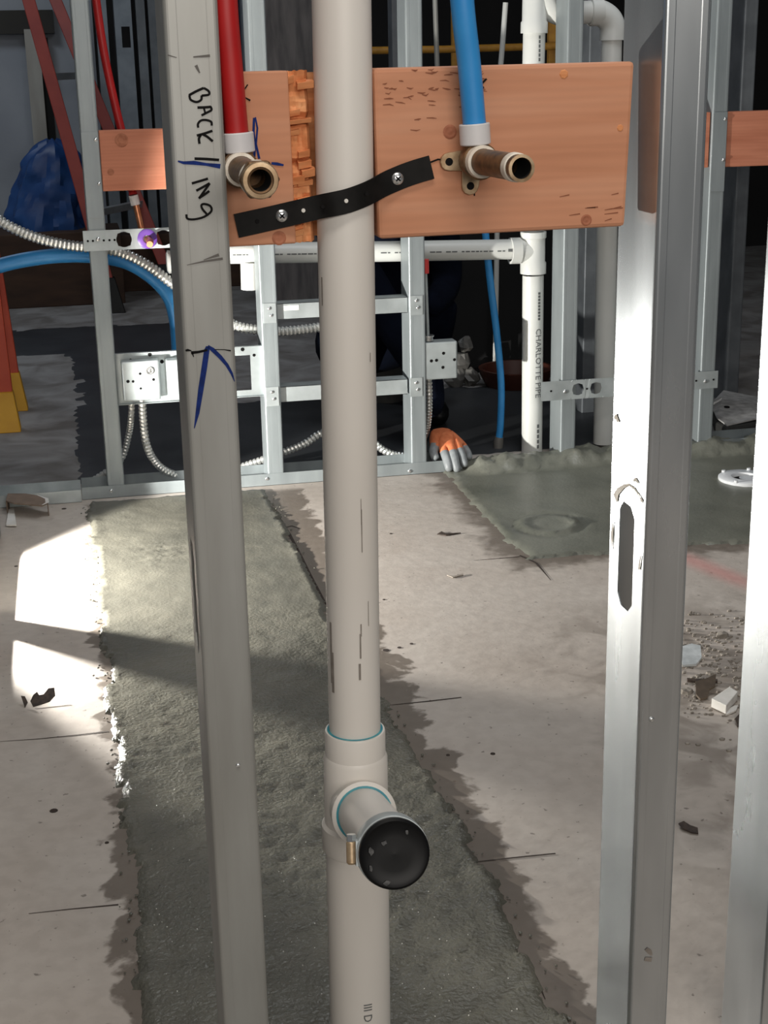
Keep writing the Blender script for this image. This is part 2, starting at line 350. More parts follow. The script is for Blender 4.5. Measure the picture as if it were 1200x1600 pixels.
# saw cuts and cracks in the slab
def cut(pts, wid, m=BLACK):
    P = [fl(*p) for p in pts]
    MB().ribbon(P, wid, (0, 0, 1), .0006).build('saw_cut', m, floor, smooth=0)
CRK = mat('crack_dust', lin(58, 48, 42), None, .9)
for pts, wd in (([(0, 1159), (60, 1155), (120, 1149), (170, 1143)], [.001, .0022, .003, .003]), ([(45, 1428), (110, 1421), (185, 1414)], [.001, .002, .003]),
                ([(610, 1102), (670, 1096), (721, 1090)], [.0012, .004, .003]), ([(745, 1347), (800, 1341), (868, 1334)], [.002, .0035, .003]),
                ([(105, 531), (105, 515)], .02), ([(740, 876), (790, 872), (812, 870)], [.001, .003, .004]), ([(812, 868), (838, 880), (861, 907)], [.005, .006, .001]),
                ([(436, 808), (452, 835), (470, 868), (488, 905), (510, 945)], [.004, .008, .005, .006, .004]), ([(440, 826), (456, 822), (468, 826)], [.006, .008, .003]),
                ([(822, 1500), (838, 1530), (852, 1562)], [.002, .004, .001]), ([(282, 1448), (322, 1438)], [.002, .003])):
    cut(pts, wd, CRK)
for px, py, r in ((84, 1267, .006), (167, 1317, .003), (603, 1016, .006), (624, 1012, .004), (643, 1006, .0035), (611, 834, .0035), (600, 937, .003), (700, 1180, .003), (770, 1178, .004), (25, 885, .004), (100, 795, .006)):
    c = fl(px, py); MB().lathe(c, (0, 0, 1), [(.0, .0), (.0008, .0), (.0008, r), (0, r*1.05)], 9).build('pit', CRK, floor, smooth=0)
# back of the room
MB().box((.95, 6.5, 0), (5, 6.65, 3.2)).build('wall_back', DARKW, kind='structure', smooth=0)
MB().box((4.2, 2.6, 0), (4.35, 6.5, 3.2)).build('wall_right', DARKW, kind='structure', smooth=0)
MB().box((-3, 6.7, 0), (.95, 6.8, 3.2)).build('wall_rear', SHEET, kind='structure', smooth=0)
MB().box((-3, 2.62, 3.0), (4.35, 6.8, 3.1)).build('ceiling', DARKW, kind='structure', smooth=0)  # unseen ceiling, put in to keep world light off the back room
p0, p1 = aty(0, 46, 6.68), aty(84, 34, 6.68)
MB().box((-1.6, 6.62, p1.z-.055), (p1.x, 6.695, p1.z+.055)).build('trim_1', mat('black_beam', lin(40, 38, 34), None, .6), kind='structure', smooth=0)
a = aty(62, 200, 6.65); MB().box((a.x-.035, 6.60, 0), (a.x+.035, 6.695, 1.22)).build('trim_2', GALV, kind='structure', smooth=0)
a = aty(72, 200, 6.65); MB().box((a.x, 6.62, 0), (a.x+.045, 6.695, 1.18)).build('trim_3', BLACK, kind='structure', smooth=0)
z1 = aty(100, 372, 5.95).z
MB().box((-1.6, 5.95, 0), (.92, 6.1, z1)).build('low_plywood_curb', BROWN, label='low dark brown plywood curb running across the back of the left room', cat='curb', smooth=0, bevel=.004)
# ------------------------------------------------------------------ steel studs
def stud_mesh(mb, X, Y, z0, z1, fl_=.0413, web=.0921, lip=.0095, knock=None, flip=1, r=.0035):
    # C profile, web at X, opening towards +X*flip; front flange at Y
    pr = [(fl_, lip), (fl_, r)]
    def arc(cx, cy, a0, a1): return [(cx+r*math.cos(math.radians(a0+(a1-a0)*k/4)), cy+r*math.sin(math.radians(a0+(a1-a0)*k/4))) for k in range(5)]
    pr += arc(fl_-r, r, 0, -90) + [(fl_*.80, .0), (fl_*.78, .00015), (fl_*.24, .00015), (fl_*.22, 0)] + arc(r, r, -90, -180)
    w0 = len(pr)-1
    pr += arc(r, web-r, 180, 90) + arc(fl_-r, web-r, 90, 0) + [(fl_, web-lip)]
    n = len(pr); zs = [z0, z1]
    for za in ([z0, z1],):
        vs = [(X+flip*x, Y+y, z) for z in za for x, y in pr]
        mb.add(vs, [(i, i+1, n+i+1, n+i) for i in range(n-1) if not (knock and i == w0)])
    if knock:  # rebuild the flat of the web around slots (zc, half length, half width)
        ya, yb = r, web-r; prev = z0
        for zc, hl, hw in knock:
            m = web/2
            sl = [(m-hw, zc-hl+hw*.5), (m-hw*.5, zc-hl), (m+hw*.5, zc-hl), (m+hw, zc-hl+hw*.5), (m+hw, zc+hl-hw*.5), (m+hw*.5, zc+hl), (m-hw*.5, zc+hl), (m-hw, zc+hl-hw*.5)]
            P = [(ya, prev), (yb, prev), (ya, zc-hl-.01), (yb, zc-hl-.01), (ya, zc+hl+.01), (yb, zc+hl+.01)] + sl
            vs = [(X, Y+y, z) for y, z in P]
            mb.add(vs, [(0, 1, 3, 2), (2, 3, 9, 8, 7), (2, 7, 6), (3, 10, 9), (2, 6, 13, 4), (3, 5, 11, 10)[::1], (3, 9, 10) if False else (6, 7, 7, 6)][:0] or
                   [(0, 1, 3, 2), (2, 3, 8, 7), (2, 7, 6), (3, 9, 8), (2, 6, 13, 4), (3, 5, 10, 9), (4, 13, 12), (5, 11, 10), (4, 12, 11, 5)])
            prev = zc+hl+.01
        mb.add([(X, Y+ya, prev), (X, Y+yb, prev), (X, Y+yb, z1), (X, Y+ya, z1)], [(0, 1, 2, 3)])
    return mb
kz = (atx(990, 808, .4064).z+atx(985, 945, .4064).z)/2
def stud(name, label, X, Y, z0, z1, m=GALV, knock=None, flip=1, cat='stud', group=None, web=.0921, fw=.0413):
    t = thing(name, label, cat, (X, Y, z0), group)
    mb = MB(); stud_mesh(mb, X, Y, z0, z1, fw, web, knock=knock, flip=flip); mb.build('channel', m, t, smooth=0, solid=.0011, norm=False)
    return t
def screw(P, nrm, r, parent, name='screw', m=ZINC, slot=True):
    nrm = V(nrm).normalized(); P = V(P)
    o = MB().lathe(P, nrm, [(0, r), (r*.25, r*.98), (r*.5, r*.75), (r*.62, r*.35), (r*.6, 0)], 16).build(name, m, parent)
    if slot:
        ORG[o.name] = ORG[parent.name]
        x = nrm.cross(V((0, 0, 1))); x = V((1, 0, 0)) if x.length < .1 else x.normalized(); y = nrm.cross(x); q = P+nrm*(r*.6); b = MB()
        for a, c in ((x+y, x-y), (x-y, x+y)):
            a = a.normalized(); b.bar(q-a*r*.5, q+a*r*.5, r*.22, r*.2, nrm)
        b.build('cross_slot', INK, o, smooth=0)
    return o
# front wall
sl_ = stud('steel_stud', 'nearest grey steel stud lettered BACKING in black marker, left of the tall white pipe', 0, 0, 0, 2.6, GALV, [(kz, .052, .019), (kz+1.2, .052, .019)])
sr_ = stud('steel_stud', 'nearest steel stud with open slot and bright white left face, right of the wooden board', .4064, 0, 0, 2.6, GALVW, [(kz, .052, .019), (kz+1.2, .052, .019)])
xr = aty(1190, 1600, .0).x
sr2 = stud('steel_stud', 'partly seen steel stud at the right edge of the picture with pale left face', xr, 0, 0, 2.6, GALVW)
MB().box((-.6, -.001, 0), (.95, .0935, .0012)).build('floor_track', GALV, label='flat floor track under the nearest steel studs', cat='track', smooth=0)
# writing on the left stud
def strokes(defs, ox, oy, s, Y, m, name, parent, pxm=None):
    b = MB()
    for pts, wd in defs:
        P = [aty(ox+x/s, oy+y/s, Y) for x, y in pts]; k = (aty(ox, oy, Y)-CAM).dot(FW)/FPX/s
        W = [q*k for q in wd] if isinstance(wd, (list, tuple)) else wd*k
        if len(P) > 2 and not isinstance(W, list): P = bez(P, 5)
        # make every stroke end round-ish by slight overshoot
        b.ribbon(P, W, (0, -1, 0), .0007)
    o = b.build(name, m, parent, smooth=0, norm=False)
    if name in ('faint_mark', 'black_mark'): o['kind'] = 'stuff'
    return o
strokes([([(168, 192), (245, 150), (322, 116)], 26), ([(322, 116), (372, 148), (374, 185), (300, 196)], 24), ([(172, 190), (186, 238), (245, 262), (294, 240), (300, 194)], 24),
         ([(256, 320), (330, 318), (398, 312)], 26), ([(392, 308), (402, 345), (350, 375), (298, 402)], 24), ([(322, 322), (338, 376)], 20),
         ([(264, 530), (262, 490), (292, 456), (345, 450), (398, 468), (406, 508)], 24),
         ([(250, 612), (330, 590), (412, 562)], 26), ([(310, 598), (360, 625), (416, 672)], 26), ([(290, 606), (272, 645), (278, 698)], 26),
         ([(226, 852), (350, 856), (482, 866)], 28), ([(198, 1110), (280, 1086), (366, 1060)], 26),
         ([(244, 1186), (310, 1150), (384, 1108)], 26), ([(384, 1108), (330, 1186), (272, 1268)], 26), ([(272, 1262), (330, 1225), (380, 1188)], 26),
         ([(140, 1432), (152, 1476), (220, 1484), (310, 1464), (372, 1428), (404, 1388), (388, 1344), (330, 1324), (298, 1336), (308, 1376), (352, 1428)], 24)],
        270, 120, 6.667, -.0003, INK, 'black_lettering', sl_)
strokes([([(52, 878), (110, 895), (220, 895), (350, 912), (495, 932)], [16, 30, 42, 30, 50])], 270, 120, 6.667, -.0003, BLUEINK, 'blue_mark', sl_)
strokes([([(545, 110), (530, 170), (490, 450), (435, 800), (385, 1150), (335, 1390)], [50, 85, 88, 84, 62, 12]), ([(545, 105), (620, 160), (740, 275), (845, 400), (920, 535), (965, 660)], [40, 66, 62, 52, 40, 8])], 270, 530, 10, -.0003, BLUEINK, 'blue_arrow', sl_)
strokes([([(198, 176), (230, 168), (290, 178)], [30, 40, 14]), ([(285, 210), (400, 198), (540, 166)], [50, 40, 36]), ([(300, 200), (325, 275)], [30, 12]), ([(650, 160), (800, 162), (905, 178)], [14, 14, 24])], 270, 530, 10, -.0003, INK, 'black_line', sl_)
strokes([([(0, 0), (14, 4)], [2, 1]), ([(40, 3), (66, 1)], [2, 4]), ([(56, 320), (80, 312)], [1, 5]), ([(30, 328), (58, 322), (86, 318)], [1, 3, 4]), ([(44, 16), (50, 28)], [5, 2])], 262, 86, 1, -.0003, PENCIL, 'faint_mark', sl_)
for px, py in ((372, 1196),): screw(aty(px, py, -.0006), (0, -1, 0), .0022, sl_, slot=False)
screw(aty(1018, 1124, -.0003), (0, -1, 0), .0026, sr_, slot=False)
strokes([([(-4, -10), (2, -5), (5, 0)], [6, 8, 3]), ([(-6, 6), (5, 7)], [7, 8])], 1013, 1492, 1, -.0003, SCUFF, 'scuff_mark', sr_)
# splatter on the bright web of the right stud
b = MB()
def webp(px, py): return atx(px, py, .4055)
for pts, wd in (([(962, 780), (966, 768), (975, 760), (983, 757)], [.012, .007, .004, .002]), ([(983, 757), (992, 764), (1000, 775), (1004, 785)], [.002, .0025, .002, .006]), ([(990, 752), (994, 748), (998, 756)], [.003, .004, .003]),
                ([(961, 655), (963, 650), (968, 660)], [.004, .007, .003]), ([(959, 815), (957, 835), (957, 858)], [.002, .006, .002]), ([(1002, 868), (999, 890)], [.002, .004])):
    MB().ribbon([webp(*p) for p in pts], wd, (-1, 0, 0), .0006).build('dried_splatter', DRYGLUE, sr_, smooth=0, norm=False)
# ------------------------------------------------------------------ wooden backing board
YB0, YB1 = .036, .074
z_t0, z_t1 = aty(385, 112, YB0).z, aty(990, 96, YB0).z; z_b0, z_b1 = aty(357, 386, YB0).z, aty(976, 354, YB0).z
xe = [aty(x, 240, YB0).x for x in (454, 490, 584)]
bd = thing('backing_board', 'wide reddish wooden board fixed between the two nearest steel studs behind the white pipe', 'board', (.2, .055, .9))
def zt(x): return z_t0+(z_t1-z_t0)*(x-.06)/.33
def zb(x): return z_b0+(z_b1-z_b0)*(x-.05)/.34
def blk(x0, x1, y0, y1, dz=0., x0b=None, x1b=None):
    x0b = x0 if x0b is None else x0b; x1b = x1 if x1b is None else x1b
    return [(x0b, y0, zb(x0)+dz), (x1b, y0, zb(x1)+dz), (x1b, y1, zb(x1)+dz), (x0b, y1, zb(x0)+dz), (x0, y0, zt(x0)-dz), (x1, y0, zt(x1)-dz), (x1, y1, zt(x1)-dz), (x0, y1, zt(x0)-dz)]
xt0, xb0 = aty(450, 115, YB0).x, aty(463, 380, YB0).x; xr0t, xr0b = aty(583, 110, YB0).x, aty(592, 370, YB0).x
xR, xRb = aty(992, 110, YB0).x, aty(977, 350, YB0).x
MB().hexa(blk(.004, xt0, YB0, YB1, 0, .004, xb0)).build('left_section', WOOD, bd, bevel=.0015, smooth=0)
MB().hexa(blk(xr0t, xR, YB0, YB1, 0, xr0b, xRb)).build('right_section', WOOD, bd, bevel=.0035, smooth=0)
b = MB(); random.seed(3); n = 34; x0, x1 = xb0-.006, xb0+.030
cols = 9
vs = []; fs = []
for i in range(n+1):
    for j in range(cols+1):
        u = j/cols; z = zb(.1)+(zt(.1)-zb(.1))*i/n; xx = (xt0+(xb0-xt0)*(1-i/n))+u*.0185
        d = .006+.006*max(0, fb(u*1.5, i*.33, 1.0, 3)+.25)+.0025*random.random()*(1 if i % 3 == 0 else .3)
        if i in (7, 8, 16, 24, 25): d += .005
        if u > .8: d += .012*(u-.8)/.2
        if i < 2 and False: d = .005
        vs.append((xx, YB0+min(d, .034), z+.0012*(random.random()-.5)))
for i in range(n):
    for j in range(cols): a_ = i*(cols+1)+j; fs.append((a_, a_+1, a_+cols+2, a_+cols+1))
b.add(vs, fs); b.build('chiselled_notch', WOODR, bd, smooth=20, norm=False)
b = MB(); random.seed(31)
for k in range(26):
    f = random.uniform(.05, .95); u = random.uniform(.05, .8); z = zb(.1)+(zt(.1)-zb(.1))*f; x_ = (xt0+(xb0-xt0)*(1-f))+u*.0185; w_ = random.uniform(.003, .007); h_ = random.uniform(.0015, .004); y_ = YB0+random.uniform(.002, .007)
    b.hexa([(x_-w_, y_, z-h_), (x_+w_, y_+.002, z-h_*.6), (x_+w_, y_+.010, z), (x_-w_, y_+.010, z), (x_-w_, y_-.0015, z+h_*.4), (x_+w_, y_, z+h_), (x_+w_, y_+.010, z+h_*1.3), (x_-w_, y_+.010, z+h_*1.2)])
b.build('splinters', WOODR, bd, smooth=0, kind='stuff')
MB().hexa(blk(xt0, xr0t, YB1-.005, YB1, .002, xb0, xr0b)).build('notch_back', WOODR, bd, smooth=0)
def marks(defs, m, name): return strokes(defs, 0, 0, 1, YB0, m, name, bd)
marks([([(397, 184), (396, 205), (398, 228), (397, 246)], [4, 4, 5, 4]), ([(399, 183), (402, 200), (400, 225), (405, 248)], [2, 3, 3, 4]), ([(424, 255), (433, 256), (443, 258)], [4, 5, 3]),], BLUEINK, 'blue_mark')
marks([([(381, 141), (387, 132)], [2, 2]), ([(382, 152), (391, 157)], [2, 3]), ([(752, 131), (760, 123)], [4, 3]), ([(752, 138), (756, 136)], [3, 3]), ([(671, 254), (684, 249), (698, 250)], [3, 3, 2]), ([(741, 291), (741, 306)], [2.5, 2.5])], INK, 'black_mark')
for px, py, r in ((881, 116, .004), (969, 200, .003)):
    c = aty(px, py, YB0); MB().lathe(c, (0, -1, 0), [(0, r), (.0006, r*.8), (.0006, 0)], 7).build('wood_chip', WOODR, bd, smooth=0)
for px, py, rx in ((703, 206, .006), (916, 344, .005), (436, 372, .006)):
    c = aty(px, py, YB0); MB().lathe(c, (0, -1, 0), [(.0002, rx), (.0006, rx*.75), (.0004, rx*.45), (.0007, 0)], 14).build('knot', KNOT, bd, smooth=0)
random.seed(11); DG = mat('board_gouge', lin(132, 76, 50), None, .8)
defs = []
for k in range(46):
    px = random.uniform(595, 760); py = 108+random.random()**1.6*65+ (0 if random.random() < .8 else 30)
    l = random.uniform(3, 11); defs.append(([(px, py), (px+l, py+random.uniform(-1, 2)), (px+1.6*l, py+random.uniform(-2, 3))], [1, random.uniform(1.5, 3), .6]))
for k in range(10):
    px = random.uniform(860, 960); py = random.uniform(300, 350); l = random.uniform(8, 22); defs.append(([(px, py), (px+l, py-random.uniform(1, 4))], [1, 2]))
strokes(defs, 0, 0, 1, YB0+.0004, DG, 'gouge_marks', bd)['kind'] = 'stuff'
# ------------------------------------------------------------------ white drain stack
PY = .044; pc = aty(552, 1000, PY); PX = pc.x; pt = aty(533.5, 0, PY)
dst = thing('drain_stack', 'tall off-white plastic drain pipe with a tee, standing in front of the wooden board', 'pipe', (PX, PY, 0))
zz = lambda py, Y=PY: aty(555, py, Y).z
zrim, ztee, zc1, zc0 = zz(1160, .016), zz(1199, .014), zz(1281), zz(1323)
def axp(z): return V((PX+(pt.x-PX)*(z-pc.z)/(pt.z-pc.z), PY, z))
lean = (axp(1.5)-axp(0)).normalized()
def vl(z0, prof, n=40): return MB().lathe(axp(z0), lean, prof, n)
vl(zrim-.02, [(0, .0), (0, .02415), (2.2, .02415), (2.2, 0)]).build('upper_pipe', PVC, dst)
vl(-.02, [(0, 0), (0, .03015), (zc0+.04, .03015), (zc0+.04, 0)]).build('lower_pipe', PVC, dst)
h = zrim-ztee
vl(ztee-.01, [(0, .0285), (h+.008, .0285), (h+.01, .0278), (h+.01, .0248), (h-.01, .0244), (0, .0244)]).build('bushing', PVC, dst)
vl(zrim-.004, [(0, .0243), (.0046, .0262), (.0046, .0241), (0, .0241)]).build('primer_ring', PURP, dst)
# tee body with hubs
b = vl(zc0, [(0, .0285), (0, .0325), (.002, .0335), (zc1-zc0-.003, .0335), (zc1-zc0, .0305), (ztee-zc0-.004, .0302), (ztee-zc0, .0285), (ztee-zc0, .0265)])
bc = axp((ztee+zc0)/2-.004)
capc = dep(617, 1335, 1.165)
bdir = (capc-bc).normalized(); bl = (capc-bc).length
b.lathe(bc, bdir, [(.0, .024), (.020, .0282), (.050, .0292), (.056, .0300), (.057, .0285), (.057, .0248), (.04, .0243)], 40)
b.build('tee_fitting', PVC, dst, smooth=40)
MB().lathe(bc+bdir*.0545, bdir, [(0, .0244), (.0032, .0262), (.0032, .0242)], 40).build('primer_ring', PURP, dst)
MB().lathe(bc+bdir*.03, bdir, [(0, .0), (0, .02415), (bl-.045, .02415), (bl-.045, 0)], 36).build('branch_pipe', PVC, dst)
# printed mark near the bottom and scuffs on the upper pipe
def cylmark(o, ax, r, front, us, m, name, parent):
    """us: list of (u along axis, angle centre rad, du, dangle)"""
    o = V(o); ax = V(ax).normalized(); f = V(front); f = (f-ax*f.dot(ax)).normalized(); s = ax.cross(f); b = MB()
    for u, a, du, da in us:
        vs = []
        for i in range(4):
            aa = a-da+2*da*i/3
            for uu in (u-du, u+du): vs.append(o+ax*uu+(f*math.cos(aa)+s*math.sin(aa))*(r+.0004))
        b.add(vs, [(2*i, 2*i+1, 2*i+3, 2*i+2) for i in range(3)])
    o = b.build(name, m, parent, smooth=0, norm=False); o['kind'] = 'stuff'; return o
def cyltext(txt, size, o, ax, r, front, a0, m, name, parent, flip=-1):
    cu = bpy.data.curves.new('txt', 'FONT'); cu.body = txt; cu.size = size; cu.resolution_u = 2; to = bpy.data.objects.new('txt', cu); COL.objects.link(to)
    dg = bpy.context.evaluated_depsgraph_get(); me = bpy.data.meshes.new_from_object(to.evaluated_get(dg)); bpy.data.objects.remove(to)
    bm = bmesh.new(); bm.from_mesh(me)
    for k in range(1, 8): bmesh.ops.bisect_plane(bm, geom=bm.verts[:]+bm.edges[:]+bm.faces[:], plane_co=(0, size*.1*k, 0), plane_no=(0, 1, 0))
    bmesh.ops.triangulate(bm, faces=bm.faces[:]); bm.to_mesh(me); bm.free()
    o = V(o); ax = V(ax).normalized(); f = V(front); f = (f-ax*f.dot(ax)).normalized(); s = ax.cross(f)*flip
    vs = []
    for v in me.vertices:
        aa = a0+v.co.y/r; vs.append(o+ax*v.co.x+(f*math.cos(aa)+s*math.sin(aa))*(r+.0005))
    return MB().add(vs, [tuple(p.vertices) for p in me.polygons]).build(name, m, parent, smooth=0, norm=False)
tocam = lambda P: (CAM-V(P))
q = aty(574, 1568, .014); zq = q.z
cyltext('III D', .012, axp(zq), -lean, .03015, tocam(axp(zq)), .12, PRINT, 'pipe_print', dst)
sm = []
for px, py, du, da in ((562, 830, .02, .03), (561, 800, .012, .02), (560, 1010, .012, .05), (559, 1050, .008, .07), (561, 985, .006, .04), (519, 1030, .03, .10), (521, 1060, .02, .12), (577, 560, .004, .03), (505, 460, .012, .06), (573, 960, .012, .02)):
    z = aty(px, py, .02).z; x = aty(px, py, .03).x-axp(z).x; f = tocam(axp(z)); f.z = 0; 
    a_ = math.asin(max(-.98, min(.98, x/.0245))); sm.append((z-axp(0).z, a_+.2, du, da))
cylmark(axp(0), lean, .02415, (0, -1, 0), [(u, a_-.2, du, da*.6) for u, a_, du, da in sm], SCUFF, 'scuff_mark', dst)
# rubber test cap with hose clamp
tc = thing('test_cap', 'black round rubber test cap clamped on the branch of the white tee', 'cap', tuple(capc))
L = .031
MB().lathe(capc-bdir*L, bdir, [(0, .0246), (0, .0276), (L-.008, .0276), (L-.007, .0284), (L-.003, .0288), (L-.001, .0284), (L, .0265), (L-.0012, .0235), (L-.0016, .014), (L-.0010, 0)], 48).build('rubber_cap', RUB, tc)
MB().lathe(capc-bdir*(L-.005), bdir, [(0, .0270), (0, .0292), (.0008, .0296), (.0168, .0296), (.0178, .0292), (.0178, .0270)], 48).build('clamp_band', GALVL, tc)
sd = bdir.cross(V((0, 0, 1))).normalized(); lp = capc-bdir*(L-.014)
side = (sd*.96+V((0, 0, -1))*-.05).normalized(); tang = side.cross(bdir).normalized()
hp = lp+side*.0328
MB().tube([hp-tang*.0095, hp-tang*.008, hp+tang*.008, hp+tang*.0095], [.003, .0042, .0042, .003], 12).build('screw_housing', BRASSL, tc)
MB().tube([hp+tang*.009, hp+tang*.0145], .0040, 6).build('clamp_screw', ZINC, tc)
MB().bar(lp+side*.0285-tang*.01, lp+side*.0285+tang*.01, .013, .003, side).build('clamp_saddle', GALVL, tc, smooth=0)
# chalky smears on the cap face
b = MB(); random.seed(5)
for u, v_, w_, h_ in ((-.019, .004, .004, .007), (.011, .017, .003, .004), (-.020, -.009, .003, .006), (-.008, .010, .006, .004), (-.008, -.022, .006, .004)):
    up_ = bdir.cross(sd).normalized()
    if up_.z < 0: up_ = -up_
    c = capc+bdir*.0002-sd*u+up_*v_; poly = [c+sd*w_*.5*math.cos(t)*random.uniform(.6, 1.2)+up_*h_*.5*math.sin(t)*random.uniform(.6, 1.2) for t in [k*.7 for k in range(9)]]
    b.prism(poly, bdir*.0003)
b.build('chalky_smear', mat('chalk_smear', lin(96, 96, 96), lin(60, 60, 60), .8, 0, 200), tc, smooth=0)
# ------------------------------------------------------------------ strap with two screws
st = thing('pipe_strap', 'black perforated strap across the white pipe, held by two screws on the board', 'strap', tuple(aty(540, 315, .02)))
def spt(px, py, Y): return aty(px, py, Y)
YS = YB0-.0012; fr = PY-.02415-.0012
path = bez([spt(369, 353, YS), spt(405, 345, YS), spt(440, 337, YS), spt(470, 330, YS-.004), spt(500, 323, fr+.008), spt(520, 319, fr+.001), spt(542, 314, fr-.001), spt(562, 307, fr+.001), spt(580, 299, fr+.006), spt(600, 288, YS-.003), spt(625, 277, YS), spt(650, 268, YS), spt(674, 261, YS)], 4)
b = MB(); vs = []; fs = []
for i, p in enumerate(path):
    t = (path[min(i+1, len(path)-1)]-path[max(i-1, 0)]).normalized(); n_ = V((t.y, -t.x, 0)).normalized()
    if n_.y > 0: n_ = -n_
    u = t.cross(n_).normalized(); 
    if u.z < 0: u = -u
    for a_, d_ in ((-1, 0), (1, 0), (1, 1), (-1, 1)): vs.append(p+u*.0098*a_+n_*.0014*d_)
for i in range(len(path)-1):
    for j in range(4): fs.append((i*4+j, i*4+(j+1) % 4, i*4+4+(j+1) % 4, i*4+4+j))
fs += [(3, 2, 1, 0), tuple(len(vs)-4+j for j in range(4))]
b.add(vs, fs).build('band', STRAP, st, smooth=30)
for px, py in ((440, 337), (621, 279)): screw(spt(px, py, YS-.0015), (0, -1, 0), .0052, st)
for px, py, Y, m in ((474, 329, YS-.006, PAPER), (504, 323, fr+.004, INK), (541, 314, fr-.003, PAPER), (573, 303, fr-.001, INK), (402, 346, YS-.0018, INK)):
    MB().lathe(spt(px, py, Y), (0, -1, 0), [(0, .0018), (.0007, .0016), (.0007, 0)], 10).build('strap_hole', m, st)
b = MB(); random.seed(9)
for k in range(9):
    c = spt(612+k*5.5+random.uniform(-2, 2), 294-k*1.6+random.uniform(-2, 2), YB0-.001); b.ball(c, random.uniform(.0012, .0026), 6, (1.6, .6, .7))
b.build('drill_shavings', TAPE, st, smooth=0)['kind'] = 'stuff'
# ------------------------------------------------------------------ water stub outs
def stubout(name, label, pex, pmat, ring, elbow, end, hexn, ears):
    e = aty(*elbow, .012); t = thing(name, label, 'pipe', tuple(e))
    P = bez([aty(px, py, Y) for px, py, Y in pex], 8)
    MB().tube(P, .0096, 20).build('tubing', pmat, t)
    r0, r1 = [aty(*q, .016) for q in ring]; ax = (r1-r0); ax.normalize()
    MB().lathe(r0, ax, [(0, .0100), (0, .0122), (.0008, .0128), ((r1-r0).length-.0008, .0128), ((r1-r0).length, .0122), ((r1-r0).length, .0098)], 28).build('expansion_ring', RING, t)
    b = MB(); c = V((e.x, .020, e.z))
    b.tube([r1-ax*.002, r1+ax*.004, c+V((0, 0, .006)), c+V((0, -.003, 0))], [.0105, .0112, .0125, .0125], 20)
    b.lathe(c+V((0, .012, 0)), (0, -1, 0), [(0, 0), (0, .0125), (.016, .0145), (.024, .0152), (.025, .0135), (.025, 0)], 24)
    b.build('elbow_body', BRASS, t, smooth=40)
    for dx, dz in ears:
        ec = c+V((dx, .0125, dz)); b = MB(); dirv = V((dx, 0, dz)).normalized(); s = V((dirv.z, 0, -dirv.x))
        poly = [c+V((0, .0125, 0))+s*.009, ec+s*.0075] + [ec+s*.0075*math.cos(a_)+dirv*.0075*math.sin(a_) for a_ in (.5, 1.0, 1.57, 2.1, 2.6)] + [ec-s*.0075, c+V((0, .0125, 0))-s*.009]
        b.prism(poly, (0, .0035, 0)); b.build('mounting_ear', BRASSL, t, smooth=0, bevel=.0006)
        MB().lathe(ec+V((0, .0004, 0)), (0, -1, 0), [(0, .0033), (.0008, .0033), (.0008, 0)], 14).build('ear_hole', INK, t)
    n0 = c+V((0, -.010, 0)); n1 = aty(*end[:2], end[2]); ax2 = (n1-n0).normalized(); ln = (n1-n0).length
    MB().lathe(n0, ax2, [(0, .0126), (.001, .0138), (.008, .0132), (.0085, .0108)], 28).build('thread_tape', TAPE, t)
    MB().lathe(n0, ax2, [(.002, .0106), (ln-.014, .0106), (ln-.013, .0104), (ln, .0100), (ln+.0005, .0094), (ln, .0080), (ln-.05, .0078), (ln-.05, 0)], 32).build('nipple', BRASS, t)
    MB().lathe(n0+ax2*(ln-.03), ax2, [(0, .0078), (.0290, .0079), (0, .0001)][:2], 28).build('bore', BLACK, t)
    if hexn:
        hx = MB(); hx.lathe(n0+ax2*(ln-.016), ax2, [(0, .0108), (0, .0142), (.002, .0152), (.011, .0152), (.0125, .0140), (.0125, .0100)], 6); hx.build('hex_coupling', BRASS, t, smooth=0, bevel=.0008)
        MB().lathe(n0+ax2*(ln-.017), ax2, [(0, .0126), (.0165, .0136), (.018, .0128), (.0182, .0098)], 32).build('coupling_rim', BRASSL, t)
        MB().lathe(n0+ax2*(ln-.022), ax2, [(0, .0128), (.003, .0136), (.006, .0128)], 28).build('thread_tape', TAPE, t)
    else:
        MB().lathe(n0+ax2*(ln-.017), ax2, [(0, .0106), (.0005, .0114), (.008, .0112), (.009, .0102)], 28).build('thread_tape', TAPE, t)
        MB().lathe(n0+ax2*(ln-.001), ax2, [(0, .0106), (.0014, .0106), (.0016, .0082), (.0005, .0080)], 24).build('worn_lip', BRASSL, t)
    return t
stubout('water_stub', 'red water tube with brass outlet and hex coupling beside the lettered stud', [(346, -160, .012), (352, 0, .012), (361, 110, .014), (369, 200, .016), (370, 215, .016)], RED,
        ((371, 207), (374, 238)), (375, 264), (407, 282, -.105), True, ())
stubout('water_stub', 'blue water tube with plain open brass outlet on the wide wooden board', [(712, -160, .006), (722, 0, .008), (733, 100, .013), (741, 190, .016), (742, 200, .016)], BLUE,
        ((741, 193), (743, 226)), (749, 252), (815, 263, -.085), False, ((-.0205, -.001), (-.002, -.0215)))
